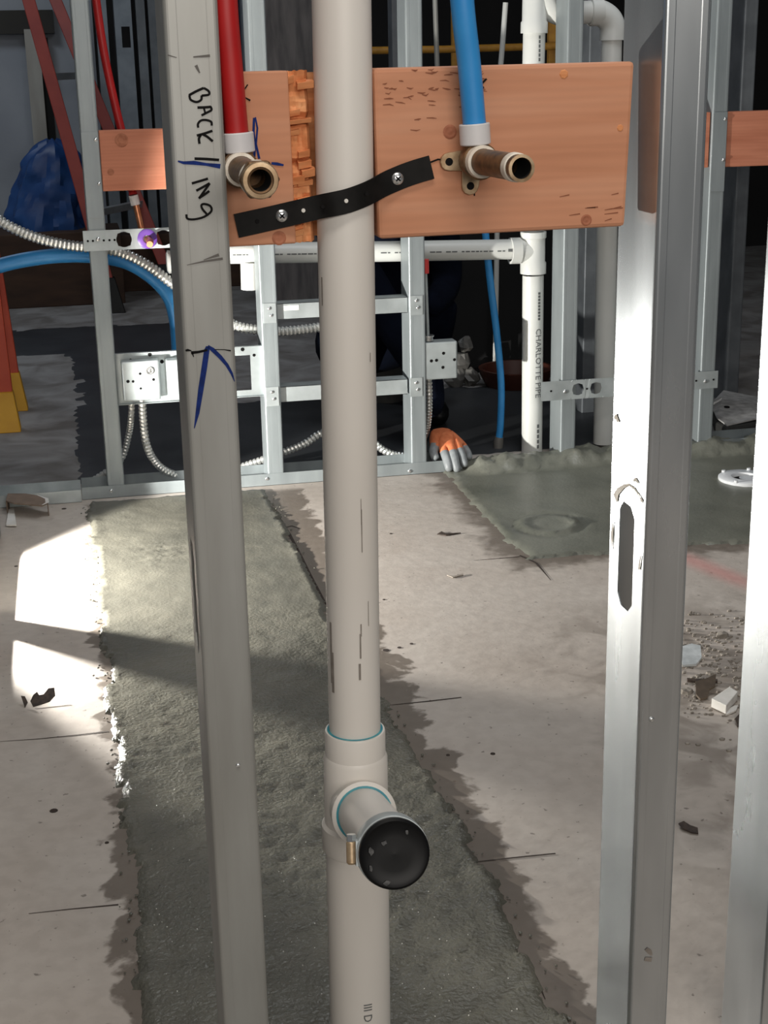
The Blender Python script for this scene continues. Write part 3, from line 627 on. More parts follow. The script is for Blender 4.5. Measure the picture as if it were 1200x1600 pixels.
# ------------------------------------------------------------------ wall at the back of the bay
BY = 2.43
def bx(px, py=500): return aty(px, py, BY).x
KB = [(.60, .05, .019)]
XA, XB, XC, XD, XE = -.042, .3655, bx(640), bx(879), 1.5501
G = 'row of steel studs across the back of the bay'
sA = stud('steel_stud', 'rear steel stud carrying the bracket with the purple insert', XA, BY, .0012, 2.6, GALVB, [(1.25, .05, .019)], group=G)
sB = stud('steel_stud', 'rear steel stud between the lettered stud and the tall white pipe', XB, BY, .0012, 2.6, GALVB, group=G)
sC = stud('steel_stud', 'rear steel stud just right of the tall white pipe, above the gloved hand', XC, BY, .0012, 2.6, GALVB, group=G)
sD = stud('steel_stud', 'rear steel stud right of the vertical white drain, behind a perforated bracket', XD, BY, .0012, 2.6, GALVB, group=G)
sE = stud('steel_stud', 'rear steel stud seen between the two nearest studs at right, above the toilet flange', XE, BY, .0012, 2.6, GALVB, group=G)
def plate(b, x0, x1, z0, z1, y, t=.0012): b.box((x0, y-t, z0), (x1, y, z1))
zbs = aty(140, 206, BY).z
for s_, X, pyt in ((sA, XA, 206), (sE, XE, 175)):
    zt_ = aty(140 if s_ is sA else 1128, pyt, BY).z; b = MB(); plate(b, X+.001, X+.0400, zt_-.20, zt_, BY-.0015); b.build('splice_plate', GALVB, s_, smooth=0, bevel=.0006)
    for dz in (-.018, -.12): screw((X+.034, BY-.003, zt_+dz), (0, -1, 0), .0045, s_, slot=False)
# floor track
def track(name, label, x0, x1, m=GALVB, y0=BY-.003, h=.032):
    t = thing(name, label, 'track', ((x0+x1)/2, y0, 0)); b = MB()
    b.box((x0, y0, 0), (x1, y0+.0012, h)); b.box((x0, y0, .0), (x1, y0+.096, .0011)); b.box((x0, y0+.0948, 0), (x1, y0+.096, h))
    b.build('channel', m, t, smooth=0); return t
t1 = track('floor_track', 'galvanized floor track under the rear studs, ending at the gloved hand', bx(128, 770), bx(722, 735))
t2 = track('floor_track', 'cut end of pale floor track lying at left beside the cardboard scrap', bx(-60, 780), bx(127, 772), GALVL, BY-.02)
t3 = track('floor_track', 'bluish floor track at right behind the toilet flange, edged with cement', bx(960, 700)+.3, bx(1330, 690))
for px, py in ((174, 767), (417, 748), (640, 736)): screw(aty(px, py, BY-.004), (0, -1, 0), .0045, t1, slot=False)
screw(aty(1091, 691, BY-.004), (0, -1, 0), .0045, t3, slot=False)
# rear backing boards
zt2, zb2 = aty(200, 203, BY).z, aty(200, 298, BY).z
MB().box((XA+.0425, BY+.004, zb2), (XB-.002, BY+.042, zt2)).build('backing_board', WOODB, label='small wooden board with a round knot, in the rear wall left of the lettered stud', cat='board', smooth=0, bevel=.002)
zt3, zb3 = aty(1165, 174, BY).z, aty(1165, 260, BY).z
MB().box((XE+.0425, BY+.002, zb3), (XE+.45, BY+.040, zt3)).build('backing_board', WOODB, label='plain red-brown wooden board in the rear wall at the right edge', cat='board', smooth=0, bevel=.002)
b = MB(); b.box((XE-.36, BY+.006, zb3), (XE-.003, BY+.044, zt3)); b.build('backing_board', WOODB, label='wooden board end peeking out left of the rear stud at right', cat='board', smooth=0, bevel=.002)
bk = [o for o in bpy.data.objects if o.name == 'backing_board.001'][0]
b = MB(); c = aty(190, 219, BY+.003); b.lathe(c, (0, -1, 0), [(0, .016), (.0005, .013), (.0003, .010), (.0007, .007), (.0004, .004), (.0008, 0)], 18)
b.build('knot', KNOT, bk, smooth=0); b = MB(); c = aty(173, 269, BY+.003); b.lathe(c, (0, -1, 0), [(0, .008), (.0006, .004), (.0006, 0)], 12); b.build('knot', KNOT, bk, smooth=0)
# horizontal blocking with end clips
def blocking(label, px0, px1, pym0, pym1, h):
    a_, c_ = aty(px0, pym0, BY), aty(px1, pym1, BY); z = (a_.z+c_.z)/2
    t = thing('steel_blocking', label, 'blocking', ((a_.x+c_.x)/2, BY, z)); b = MB(); y0 = BY+.012
    c_.x -= .003; b.box((a_.x, y0, z-h/2), (c_.x, y0+.0012, z+h/2)); b.box((a_.x, y0, z+h/2-.0012), (c_.x, y0+.05, z+h/2)); b.box((a_.x, y0, z-h/2), (c_.x, y0+.05, z-h/2+.0012))
    b.build('channel', GALVL, t, smooth=0)
    for X in (a_.x-.034, c_.x+.004):
        b = MB(); plate(b, X, X+.033, z-h*.62, z+h*.62, BY-.0012); b.build('end_clip', GALVL, t, smooth=0, bevel=.0004)
        screw((X+.016, BY-.003, z+.012), (0, -1, 0), .0042, t, slot=False); screw((X+.02, BY-.003, z-.006), (0, -1, 0), .0042, t, slot=False)
    return t
blk1 = blocking('upper steel crosspiece behind the tall white pipe, tying two rear studs', 432, 640, 488, 478, .040)
blk2 = blocking('lower steel crosspiece behind the tall white pipe, tying two rear studs', 436, 640, 614, 610, .040)
b = MB(); c = aty(456, 481, BY+.011); b.box((c.x-.02, c.y, c.z-.006), (c.x+.018, c.y+.0006, c.z+.006)); b.build('white_label', PAPER, blk1, smooth=0)
# stub-out brackets (perforated plates)
def holed_plate(label, px0, px1, pyt0, pyb0, holes, small, y, cat='bracket', name='pipe_bracket', m=GALVL):
    a_, c_ = aty(px0, pyt0, y), aty(px0, pyb0, y); d_ = aty(px1, pyt0, y); z1, z0 = a_.z, c_.z; zc = (z0+z1)/2; x0, x1 = a_.x, d_.x
    t = thing(name, label, cat, ((x0+x1)/2, y, z0)); b = MB(); hs = sorted((aty(px, (pyt0+pyb0)/2, y).x, r) for px, r in holes); prev = x0
    def quadstrip(xa, xb): 
        if xb > xa: b.add([(xa, y, z0), (xb, y, z0), (xb, y, z1), (xa, y, z1)], [(0, 1, 2, 3)])
    for hx_, r in hs:
        s = r+.004; quadstrip(prev, hx_-s); n = 24; vs = []
        for k in range(n):
            a2 = 2*math.pi*k/n; ca, sa = math.cos(a2), math.sin(a2); rr = r*(1.12 if k % 6 in (3,) else 1)
            vs.append((hx_+rr*ca, y, zc+rr*sa))
        for k in range(n):
            a2 = 2*math.pi*k/n; ca, sa = math.cos(a2), math.sin(a2); q = min(s/abs(ca) if abs(ca) > 1e-6 else 9, (z1-z0)/2/abs(sa) if abs(sa) > 1e-6 else 9); vs.append((hx_+q*ca, y, zc+q*sa))
        b.add(vs, [(k, (k+1) % n, n+(k+1) % n, n+k) for k in range(n)]); 
        for sx, sz in ((1, 1), (1, -1), (-1, 1), (-1, -1)):
            # corners
            ks = [k for k in range(n) if math.cos(2*math.pi*k/n)*sx > 1e-6 and math.sin(2*math.pi*k/n)*sz > 1e-6]
            pts = sorted((V(vs[n+k]) for k in ks), key=lambda p: (p.x-hx_)*sx); 
            cor = (hx_+s*sx, y, zc+(z1-z0)/2*sz); pts = [p for p in pts]
            for i in range(len(pts)-1): 
                if abs(pts[i].z-pts[i+1].z) > 1e-6 and abs(pts[i].x-pts[i+1].x) > 1e-6: b.add([pts[i], pts[i+1], cor], [(0, 1, 2)])
        prev = hx_+s
    quadstrip(prev, x1)
    b.build('plate', m, t, smooth=0, solid=.0014)
    for px in small: 
        MB().lathe(V((aty(px, pyt0, y).x, y-.0012, zc)), (0, -1, 0), [(0, .0028), (.0004, .0028), (.0004, 0)], 10).build('small_hole', INK, t)
    return t, zc
brk, zc = holed_plate('perforated steel bracket with a purple insert on the rear stud at left', 129, 300, 361, 393, [(194, .0185), (256, .0185)], [136, 144, 161, 170, 178], BY-.004)
c = aty(230, 373, BY-.006); b = MB().lathe(c, (0, -1, 0), [(0, .0235), (.004, .0235), (.006, .020), (.006, .011), (.004, .009)], 28); b.build('purple_insert', PLUM, brk)
MB().tube([c+V((0, .01, 0)), c+V((.006, -.03, -.004)), aty(234, 382, BY-.06)], .0078, 16).build('copper_stub', COP, brk)
screw(aty(153, 374, BY-.005), (0, -1, 0), .0052, brk, slot=False)
b3, _ = holed_plate('perforated steel bracket crossing the rear stud beside the vertical white drain', 846, 962, 597, 627, [(903, .016), (931, .016)], [861, 917], BY-.004)
screw(aty(883, 612, BY-.005), (0, -1, 0), .0052, b3, slot=False)
b4, _ = holed_plate('short end of a perforated bracket on the rear stud at right', 1062, 1122, 583, 610, [], [1088, 1115], BY-.004)
screw(aty(1102, 596, BY-.005), (0, -1, 0), .005, b4, slot=False)
# red hot-water tube with copper elbow on the left
t = thing('water_tube', 'thin red water tube behind the small knotted board, ending in copper', 'pipe', tuple(aty(212, 330, BY+.06)))
MB().tube(bez([aty(142, -60, BY+.10), aty(150, 0, BY+.10), aty(162, 80, BY+.09), aty(180, 165, BY+.08), aty(196, 230, BY+.075), aty(205, 285, BY+.07), aty(208, 305, BY+.06)], 6), .0100, 16).build('tubing', RED, t)
MB().tube([aty(208, 305, BY+.06), aty(212, 320, BY+.06)], .0118, 18).build('expansion_ring', RING, t)
MB().tube(bez([aty(212, 318, BY+.06), aty(217, 340, BY+.055), aty(221, 358, BY+.05), aty(225, 372, BY+.03), aty(230, 374, BY+.002)], 5), .0078, 14).build('copper_pipe', COP, t)
# blue arched tube
MB().tube(bez([aty(-70, 440, BY+.165), aty(0, 415, BY+.165), aty(65, 402, BY+.165), aty(130, 399, BY+.165), aty(190, 407, BY+.165), aty(232, 429, BY+.165), aty(262, 460, BY+.165), aty(275, 500, BY+.165), aty(280, 560, BY+.15)], 7), .0185, 20).build('water_tube', BLUE, label='thick blue water tube arching behind the rear studs at left', cat='pipe')
# thin blue tube at right
t = thing('water_tube', 'thin blue water tube dropping to the floor left of the vertical white drain', 'pipe', tuple(fl(781, 700)))
MB().tube(bez([aty(756, 340, BY+.19), aty(760, 380, BY+.19), aty(766, 440, BY+.19), aty(776, 520, BY+.19), aty(783, 600, BY+.19), aty(782, 660, BY+.19), aty(780, 684, BY+.19)], 6), .0098, 16).build('tubing', BLUE, t)
MB().tube([aty(780, 683, BY+.19), aty(779, 690, BY+.19), aty(778, 712, BY+.19)], [.012, .014, .012], 14).build('sleeve', GREYPL, t)
# ------------------------------------------------------------------ armored cables
def cable(label, pts, r=.0115, n=10, step=.0092):
    P = bez(pts, 14); L_ = [0]
    for i in range(1, len(P)): L_.append(L_[-1]+(P[i]-P[i-1]).length)
    out = []; rad = []; d = 0; i = 0; k = 0
    while d < L_[-1]:
        while L_[i+1] < d: i += 1
        f = (d-L_[i])/(L_[i+1]-L_[i]); out.append(P[i].lerp(P[i+1], f)); rad.append(r*(1, 1, .74)[k % 3]); d += step/3*(1 if k % 3 else 1.4); k += 1
    return MB().tube(out, rad, n).build('armored_cable', CABLE, label=label, cat='cable', smooth=25)
YC = BY+.115
cable('silver armored cable running from the left edge over the blue arched tube', [aty(-60, 300, YC), aty(0, 345, YC), aty(50, 369, YC), aty(100, 382, YC), aty(150, 388, YC), aty(190, 395, YC), aty(230, 414, YC), aty(268, 442, YC), aty(310, 470, YC), aty(362, 506, YC), aty(400, 515, YC), aty(440, 518, YC), aty(500, 511, YC), aty(540, 500, YC)], .0135)
cable('short silver armored cable left under the electrical box, going behind the stud', [aty(206, 624, BY+.03), aty(205, 650, BY+.04), aty(202, 675, BY+.08), aty(195, 705, BY+.10), aty(186, 722, BY+.108), aty(165, 738, BY+.112), aty(138, 755, BY+.112)], .0085)
cable('silver armored cable looping from the electrical box along the floor track', [aty(222, 624, BY+.03), aty(224, 660, BY+.035), aty(229, 695, BY+.04), aty(243, 722, BY+.07), aty(266, 739, BY+.095), aty(300, 745, BY+.11), aty(350, 738, BY+.11), aty(400, 722, BY+.11), aty(440, 708, BY+.11), aty(475, 694, BY+.11), aty(505, 676, BY+.11), aty(540, 672, BY+.11), aty(575, 685, BY+.11), aty(597, 702, BY+.11), aty(618, 711, BY+.11), aty(640, 713, BY+.11)], .0105)
cable('silver armored cable hanging from the box above the gloved hand', [aty(670, 585, BY+.03), aty(671, 620, BY+.035), aty(670, 650, BY+.06), aty(666, 675, BY+.095), aty(657, 696, BY+.108), aty(645, 712, BY+.11)], .0085)
# ------------------------------------------------------------------ electrical boxes
def ebox(name, label, px0, px1, pyt, pyb, y, depth, holes, bolt=None):
    a_, c_ = aty(px0, pyt, y), aty(px1, pyb, y); t = thing(name, label, 'electrical box', ((a_.x+c_.x)/2, y, c_.z))
    MB().box((a_.x, y, c_.z), (c_.x, y+depth, a_.z)).build('box_body', GALVL, t, smooth=0, bevel=.004)
    for px, py, r in holes: MB().lathe(aty(px, py, y-.0002), (0, -1, 0), [(0, r), (.0006, r*.9), (.0006, 0)], 12).build('knockout_hole', INK, t)
    if bolt:
        q = aty(*bolt, y-.0003); MB().lathe(q, (0, -1, 0), [(0, .0105), (.003, .010), (.003, .0075), (.001, .007), (.001, 0)], 20).build('cable_fitting', ZINC, t)
        screw(q+V((0, -.001, 0)), (0, -1, 0), .0045, t, slot=False)
    return t
# long box-mounting bracket between the studs
t = thing('box_bracket', 'wide steel box-mounting bracket spanning two rear studs behind the lettered stud', 'bracket', tuple(aty(290, 590, BY+.02)))
y = BY+.022; a_ = aty(176, 556, y); c_ = aty(404, 620, y); zA, zB = aty(235, 549, y).z, aty(235, 629, y).z
b = MB(); x0, x1 = XA+.041, XB
b.box((x0, y, zA-.024), (x1, y+.0012, zA)); b.box((x0, y, zB), (x1, y+.0012, zB+.016)); b.box((x0, y-.012, zA-.0012), (x1, y, zA)); b.box((x0, y-.010, zB), (x1, y, zB+.0012))
xw0, xw1 = aty(300, 580, y).x, aty(392, 580, y).x
b.box((x0, y, zB+.016), (xw0, y+.0012, zA-.024)); b.box((xw1, y, zB+.016), (x1, y+.0012, zA-.024))
b.build('plate', GALVL, t, smooth=0)
for px, py, r in ((234, 554, .005), (204, 562, .003), (253, 565, .005), (379, 546, .005), (397, 555, .004)): MB().lathe(aty(px, py, y-.0004), (0, -1, 0), [(0, r), (.0006, r*.9), (.0006, 0)], 10).build('slot_hole', INK, t)
ebox('electrical_box', 'square steel electrical box with knockout holes, left of the lettered stud', 189, 252, 566, 624, BY-.012, .032, [(200, 596, .0042), (208, 596, .0034), (219, 584, .0034), (240, 593, .0036), (220, 607, .003)], (234, 579))
ebox('electrical_box', 'narrow edge of a second steel box half hidden by the lettered stud', 259, 302, 563, 624, BY-.012, .032, [])
e2 = ebox('electrical_box', 'square steel electrical box hanging above the gloved hand, right of the white pipe', 662, 715, 536, 591, BY+.002, .045, [(693, 552, .0042), (674, 564, .0042), (682, 563, .0042), (710, 562, .004), (692, 574, .0042)])
t = thing('conduit', 'thin grey conduit with a red cap rising from the box above the glove', 'conduit', tuple(aty(668, 530, BY+.02)))
MB().tube([aty(669, 532, BY+.02), aty(667, 480, BY+.02), aty(665, 425, BY+.02)], .0042, 12).build('conduit_tube', GALVL, t)
MB().tube([aty(665.5, 427, BY+.02), aty(665, 405, BY+.02)], .0082, 14).build('red_cap', REDCAP, t)
MB().lathe(aty(669, 532, BY+.02), (0, 0, 1), [(0, .013), (.010, .013), (.011, .016), (.014, .016), (.014, .008)], 18).build('connector', ZINC, t)
# ------------------------------------------------------------------ white drains in the rear wall
def pipev(px, py0, py1, y, w_px):
    a_, c_ = aty(px[0], py0, y), aty(px[1], py1, y); return a_, c_
YD = BY+.126
d1 = thing('drain_pipe', 'vertical white drain with tee and long horizontal arm, in the rear wall under the board', 'pipe', tuple(aty(830, 706, YD)))
top, bot = aty(834, 340, YD), aty(831, 707, YD); R1 = .0285
MB().tube([bot, aty(833, 430, YD)], R1, 28).build('vertical_pipe', PVCB, d1)
tb, tt = aty(833, 427, YD), aty(833.5, 362, YD); ax = (tt-tb).normalized(); hh = (tt-tb).length
b = MB().lathe(tb, ax, [(0, .028), (0, .0345), (.028, .0345), (.032, .0315), (hh-.018, .0315), (hh-.015, .0345), (hh, .0345), (hh, .028)], 32)
hc = aty(833, 391, YD); he = aty(797, 392, YD); hd = (he-hc).normalized(); b.lathe(hc, hd, [(.0, .030), (.03, .031), ((he-hc).length-.028, .0315), ((he-hc).length-.026, .0345), ((he-hc).length, .0345), ((he-hc).length, .028)], 28)
b.build('tee_fitting', PVCB, d1, smooth=40)
MB().tube([aty(800, 389.5, YD), aty(600, 393, YD), aty(350, 396, YD)], R1*.93, 24).build('horizontal_pipe', PVCB, d1)
al, ar = aty(350, 396, YD), aty(800, 389.5, YD); axh = (ar-al).normalized(); us = []; random.seed(4)
for (p0, p1) in ((362, 392), (425, 500), (592, 640), (668, 790)):
    p = p0
    while p < p1:
        l = random.uniform(3, 9); P = aty(p+l/2, 394, YD); us.append(((P-al).dot(axh), .16, l/2*.00178, .06)); p += l+random.choice((1.5, 2, 7))
P = aty(793, 390, YD); us.append(((P-al).dot(axh), .1, .006, .14))
cylmark(al, axh, R1*.93, tocam(al), us, PRINT, 'worn_print', d1)
# lettering down the pipe
s0 = aty(848, 512, YD-.02)
cyltext('CHARLOTTE PIPE', .0245, V((bot.x+(top.x-bot.x)*(s0.z-bot.z)/(top.z-bot.z), YD, s0.z)), (bot-top), R1, tocam(s0), .30, PRINT, 'pipe_lettering', d1)
us = []; axv = (top-bot).normalized()
for k in range(9):
    P = aty(839, 458+k*5, YD-.02); us.append(((P-bot).dot(axv), .62, .0032, .13))
for k in range(5):
    P = aty(839, 665+k*8, YD-.02); us.append(((P-bot).dot(axv), .62, .005, .12))
cylmark(bot, axv, R1, tocam(s0), us, PRINT, 'worn_print', d1)
MB().tube([aty(390, 410, YD), aty(391, 452, YD)], .0235, 20).build('short_drop', PVCB, d1)
MB().lathe(aty(275, 409, YD), (-1, 0, 0), [(0, .026), (.02, .030), (.024, .022), (.024, 0)], 20).build('pipe_end', PVCB, d1)
MB().tube([aty(272, 404, YD), aty(360, 396, YD)], .024, 20).build('horizontal_pipe', PVCB, d1)
# upper white drain: wye, bend
d2 = thing('drain_pipe', 'upper white drain pipes with wye and elbow above the wide wooden board', 'pipe', tuple(aty(833, 100, YD)))
MB().tube([aty(833, 130, YD), aty(835, 40, YD)], .0285, 28).build('vertical_pipe', PVCB, d2)
tb = aty(834.5, 52, YD); tt = aty(837, -60, YD); ax = (tt-tb).normalized(); hh = (tt-tb).length
b = MB().lathe(tb, ax, [(0, .028), (0, .0345), (.026, .0345), (.03, .0315), (hh, .0315)], 32)
w0 = aty(836, -6, YD); w1 = aty(868, 22, YD-.01); b.tube(bez([aty(838, -40, YD), aty(848, -10, YD), aty(860, 12, YD), aty(872, 20, YD), aty(884, 22, YD)], 5), .0300, 24); b.build('wye_fitting', PVCB, d2, smooth=45)
MB().tube([aty(876, 21, YD), aty(885, 21, YD)], .0335, 24).build('coupling', GREYPL, d2)
MB().tube([aty(880, 21, YD), aty(928, 19, YD)], .0285, 24).build('horizontal_pipe', PVCB, d2)
MB().tube(bez([aty(921, 19, YD), aty(936, 20, YD), aty(950, 28, YD), aty(957, 42, YD), aty(957, 63, YD)], 6), .0325, 26).build('elbow', PVCB, d2)
MB().lathe(aty(922, 19, YD), (1, 0, 0), [(0, .030), (0, .0348), (.03, .0348), (.03, .030)], 26).build('elbow_hub', PVCB, d2)
MB().tube([aty(956, 62, YD), aty(955, 110, YD)], .0265, 24).build('drop_pipe', PVCB, d2)
us = []; o_ = aty(834, 130, YD); 
for k in range(6):
    P = aty(843, 58+k*7, YD-.02); us.append(((P-o_).z, .5, .004, .09))
cylmark(o_, (0, 0, 1), .0285, tocam(o_), us, PRINT, 'worn_print', d2)
MB().tube([aty(943, 692, YD), aty(948, 365, YD), aty(949, 320, YD)], .0285, 28).build('drain_pipe', PVCB, label='white drain pipe partly hidden behind the slotted bright stud', cat='pipe')
# ------------------------------------------------------------------ second row of studs (pipe chase) and dark uprights
G2 = 'dim steel studs of the second row behind the drains'
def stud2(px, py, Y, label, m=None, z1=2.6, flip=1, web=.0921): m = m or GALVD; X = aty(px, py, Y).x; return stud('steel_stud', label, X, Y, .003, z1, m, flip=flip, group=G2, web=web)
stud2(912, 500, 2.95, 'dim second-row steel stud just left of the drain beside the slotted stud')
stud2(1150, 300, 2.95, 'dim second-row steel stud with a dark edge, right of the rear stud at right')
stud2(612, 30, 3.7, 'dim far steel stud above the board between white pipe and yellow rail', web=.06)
# studs and panels in the far left room, seen above the knotted board
G3 = 'steel studs standing in the far left room'
def far(px0, px1, label, Y=6.3, knock=False):
    a_, c_ = aty(px0, 100, Y).x, aty(px1, 100, Y).x; t = thing('steel_stud', label, 'stud', (a_, Y, 0), G3); b = MB()
    n_ = aty(197, 58, Y); hw, hl = .020, .048
    if knock:
        b.box((a_, Y, 0), (c_, Y+.0015, n_.z-hl)); b.box((a_, Y, n_.z+hl), (c_, Y+.0015, 2.6)); b.box((a_, Y, n_.z-hl), (n_.x-hw, Y+.0015, n_.z+hl)); b.box((n_.x+hw, Y, n_.z-hl), (c_, Y+.0015, n_.z+hl))
    else: b.box((a_, Y, 0), (c_, Y+.0015, 2.6))
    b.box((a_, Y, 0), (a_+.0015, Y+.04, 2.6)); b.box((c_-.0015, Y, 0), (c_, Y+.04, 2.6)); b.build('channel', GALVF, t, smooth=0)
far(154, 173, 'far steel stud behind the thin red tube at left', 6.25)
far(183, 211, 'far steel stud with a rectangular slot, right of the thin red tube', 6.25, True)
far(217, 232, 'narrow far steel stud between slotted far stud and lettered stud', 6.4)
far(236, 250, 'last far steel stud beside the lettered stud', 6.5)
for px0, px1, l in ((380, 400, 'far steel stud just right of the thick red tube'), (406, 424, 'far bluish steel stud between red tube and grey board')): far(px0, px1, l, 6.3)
MB().box((aty(150, 100, 6.65).x, 6.60, 0), (aty(262, 100, 6.65).x, 6.69, 2.6)).build('dark_sheet', DARKW, label='dark panel behind the far left steel studs', cat='sheet', smooth=0)
MB().box((aty(366, 60, 6.5).x, 6.52, 0), (aty(382, 60, 6.5).x, 6.56, 2.6)).build('dark_upright', mat('deep_navy', lin(24, 26, 54), None, .6), label='narrow deep navy upright beside the thick red tube', cat='upright', smooth=0)
a_, c_ = aty(428, 60, 5.2), aty(498, 60, 5.2); z_ = fl(440, 478)
MB().hexa([(aty(420, 478, 5.2).x, 5.2, .0), (aty(497, 478, 5.2).x, 5.2, .0), (aty(497, 478, 5.2).x, 5.22, .0), (aty(420, 478, 5.2).x, 5.22, .0), (a_.x, 5.34, 1.7), (c_.x+.05, 5.34, 1.7), (c_.x+.05, 5.36, 1.7), (a_.x, 5.36, 1.7)]).build('grey_board', GREYB, label='tall worn grey board leaning behind the tall white pipe', cat='board', smooth=0, bevel=.003)
# ------------------------------------------------------------------ ladders
def ladder(label, rails, m, Y, boots, rungs, w_, spreader=None):
    t = thing('step_ladder', label, 'ladder', tuple(V((rails[0][1][0], rails[0][1][1], 0))))
    for (p, q) in rails: MB().bar(p, q, w_, .028, (0, 1, 0)).build('rail', m, t, smooth=0, bevel=.003)
    for p, q, r in rungs: MB().bar(p, q, r, .03, (0, 0, 1)).build('rung', ALU, t, smooth=0, bevel=.002)
    for (p, q, wa, wb, bm_) in boots:
        p, q = V(p), V(q); b = MB(); b.hexa([(q.x-wb/2, q.y-.03, q.z), (q.x+wb/2, q.y-.03, q.z), (q.x+wb/2, q.y+.03, q.z), (q.x-wb/2, q.y+.03, q.z), (p.x-wa/2, p.y-.024, p.z), (p.x+wa/2, p.y-.024, p.z), (p.x+wa/2, p.y+.024, p.z), (p.x-wa/2, p.y+.024, p.z)]); b.build('foot', bm_, t, smooth=0, bevel=.003)
    return t
YL = 5.25
ft = fl(181, 488); ft.y = ft.y
f0 = V((ft.x, ft.y, .0)); tp = aty(28, -60, 5.75)
def lad1(z): return f0.lerp(tp, z/tp.z)
f1 = V((f0.x+.30, f0.y+.35, 0)); tp1 = aty(62, -60, 6.3)
def lad2(z): return f1.lerp(tp1, z/tp1.z)
ladder('dark red step ladder standing in the far left room behind the blue tarp', [(lad1(.09), lad1(tp.z)), (lad2(.09), lad2(tp1.z))], LADR, YL,
       [(lad1(.15), lad1(0), .075, .085, RUB), (lad2(.15), lad2(0), .075, .085, RUB)], [(lad1(1.0), lad2(1.0), .04), (lad1(.42), lad2(.42), .04)], .055)
g0, g1 = fl(16, 673), fl(28, 640)
u0, u1 = dep(-30, 300, (g0-CAM).dot(FW)*1.0), dep(-26, 300, (g1-CAM).dot(FW)*1.0)
def L3(z): return g0.lerp(u0, z/u0.z)
def L4(z): return g1.lerp(u1, z/u1.z)
ladder('orange step ladder leg with yellow feet at the left edge of the picture', [(L3(.06), L3(u0.z)), (L4(.06), L4(u1.z))], LADO, 3.3, [(L3(.115), L3(0), .046, .066, YEL), (L4(.115), L4(0), .046, .066, YEL)], [(L3(.62), L4(.62), .03)], .042)
# ------------------------------------------------------------------ blue tarp bundle on the curb
tbb = MB(); cx = aty(60, 300, 5.8); n = 44; m_ = 24; vs = []; fs = []; random.seed(2)
zlo, zhi = aty(60, 358, 5.8).z, aty(75, 216, 5.8).z
for i in range(m_+1):
    f = i/m_
    for j in range(n):
        a2 = 2*math.pi*j/n; prof = max(.02, 1-f**4)**.42*(1-.30*f)
        k = 1+.30*noise.noise(V((math.cos(a2)*1.9, math.sin(a2)*1.9, f*3.0)))+.10*noise.noise(V((math.cos(a2)*4, math.sin(a2)*4, f*8+4)))
        rx, ry = .185*prof*k, .13*prof*k
        vs.append((cx.x+.03+rx*math.cos(a2)+.05*f, 5.82+ry*math.sin(a2), zlo+(zhi-zlo)*(f*.96+.04*math.sin(a2*3)*f)))
for i in range(m_):
    for j in range(n): fs.append((i*n+j, i*n+(j+1) % n, (i+1)*n+(j+1) % n, (i+1)*n+j))
fs += [tuple(range(n-1, -1, -1)), tuple(m_*n+j for j in range(n))]
tbb.add(vs, fs).build('tarp_bundle', TARP, label='crumpled blue tarp bundle beside the dark red ladder at upper left', cat='tarp', smooth=18)
MB().box((cx.x-.4, 5.6, 0), (cx.x+.35, 5.94, zlo)).build('plywood_box', BROWN, label='dark brown box carrying the blue tarp bundle', cat='box', smooth=0, bevel=.004)
# ------------------------------------------------------------------ yellow scaffold
ys = 4.3; t = thing('scaffold', 'yellow scaffold frame in the dark room above the wide wooden board', 'scaffold', (aty(720, 77, ys).x, ys, 0))
MB().tube([aty(520, 80, ys), aty(700, 77, ys), aty(868, 72, ys)], .0135, 14).build('rail', YPAINT, t)
for px, Yq in ((866, ys), (714, ys+.8)):
    X = aty(px, 80, Yq).x; MB().box((X-.016, Yq+.012, 0), (X+.016, Yq+.040, 1.6)).build('post', YPAINT, t, smooth=0, bevel=.002)
MB().lathe(aty(857+12, 69, ys+.011), (0, -1, 0), [(0, .006), (.001, .006), (.001, 0)], 10).build('pin_hole', INK, t)
MB().tube([(aty(866, 80, ys).x, ys+.026, .25), (aty(714, 80, ys+.8).x, ys+.826, .25)], .012, 12).build('brace', YPAINT, t)
t = MB().tube([aty(790, 4, 3.5), aty(786, 60, 3.5), aty(780, 130, 3.5), V((aty(778, 400, 3.5).x, 3.53, 0))], .0085, 10).build('white_rod', PVCB, label='thin white rod leaning in the dark behind the wide board', cat='rod')
MB().tube([aty(679, -20, 3.5), aty(684, 130, 3.5), V((aty(690, 400, 3.5).x, 3.53, 0))], .008, 10).build('grey_rod', GALV, label='thin grey rod in the dark left of the blue water tube', cat='rod')
# ------------------------------------------------------------------ side wall at the left with the work-light gap
XS = -.30
b = MB(); b.box((XS-.0012, .1, 0), (XS, 2.2, .037)); b.box((XS-.095, .1, 0), (XS, 2.2, .0012)); b.box((XS-.095, .1, 0), (XS-.0938, 2.2, .037)); b.build('deep_track', GALV, label='deep floor track of the side wall at the left edge', cat='track', smooth=0)
stud('steel_stud', 'side-wall steel stud at the left edge beside the lit floor', XS-.042, 1.601, .002, 2.6, GALV, web=.050, fw=.0405)
stud('steel_stud', 'side-wall steel stud at the left edge near the cardboard scrap', XS-.042, 2.045, .002, 2.6, GALV, web=.050, fw=.0405)
stud('steel_stud', 'side-wall steel stud at the left edge nearest the lettered stud', XS-.042, 1.240, .002, 2.6, GALV, web=.050, fw=.0405)
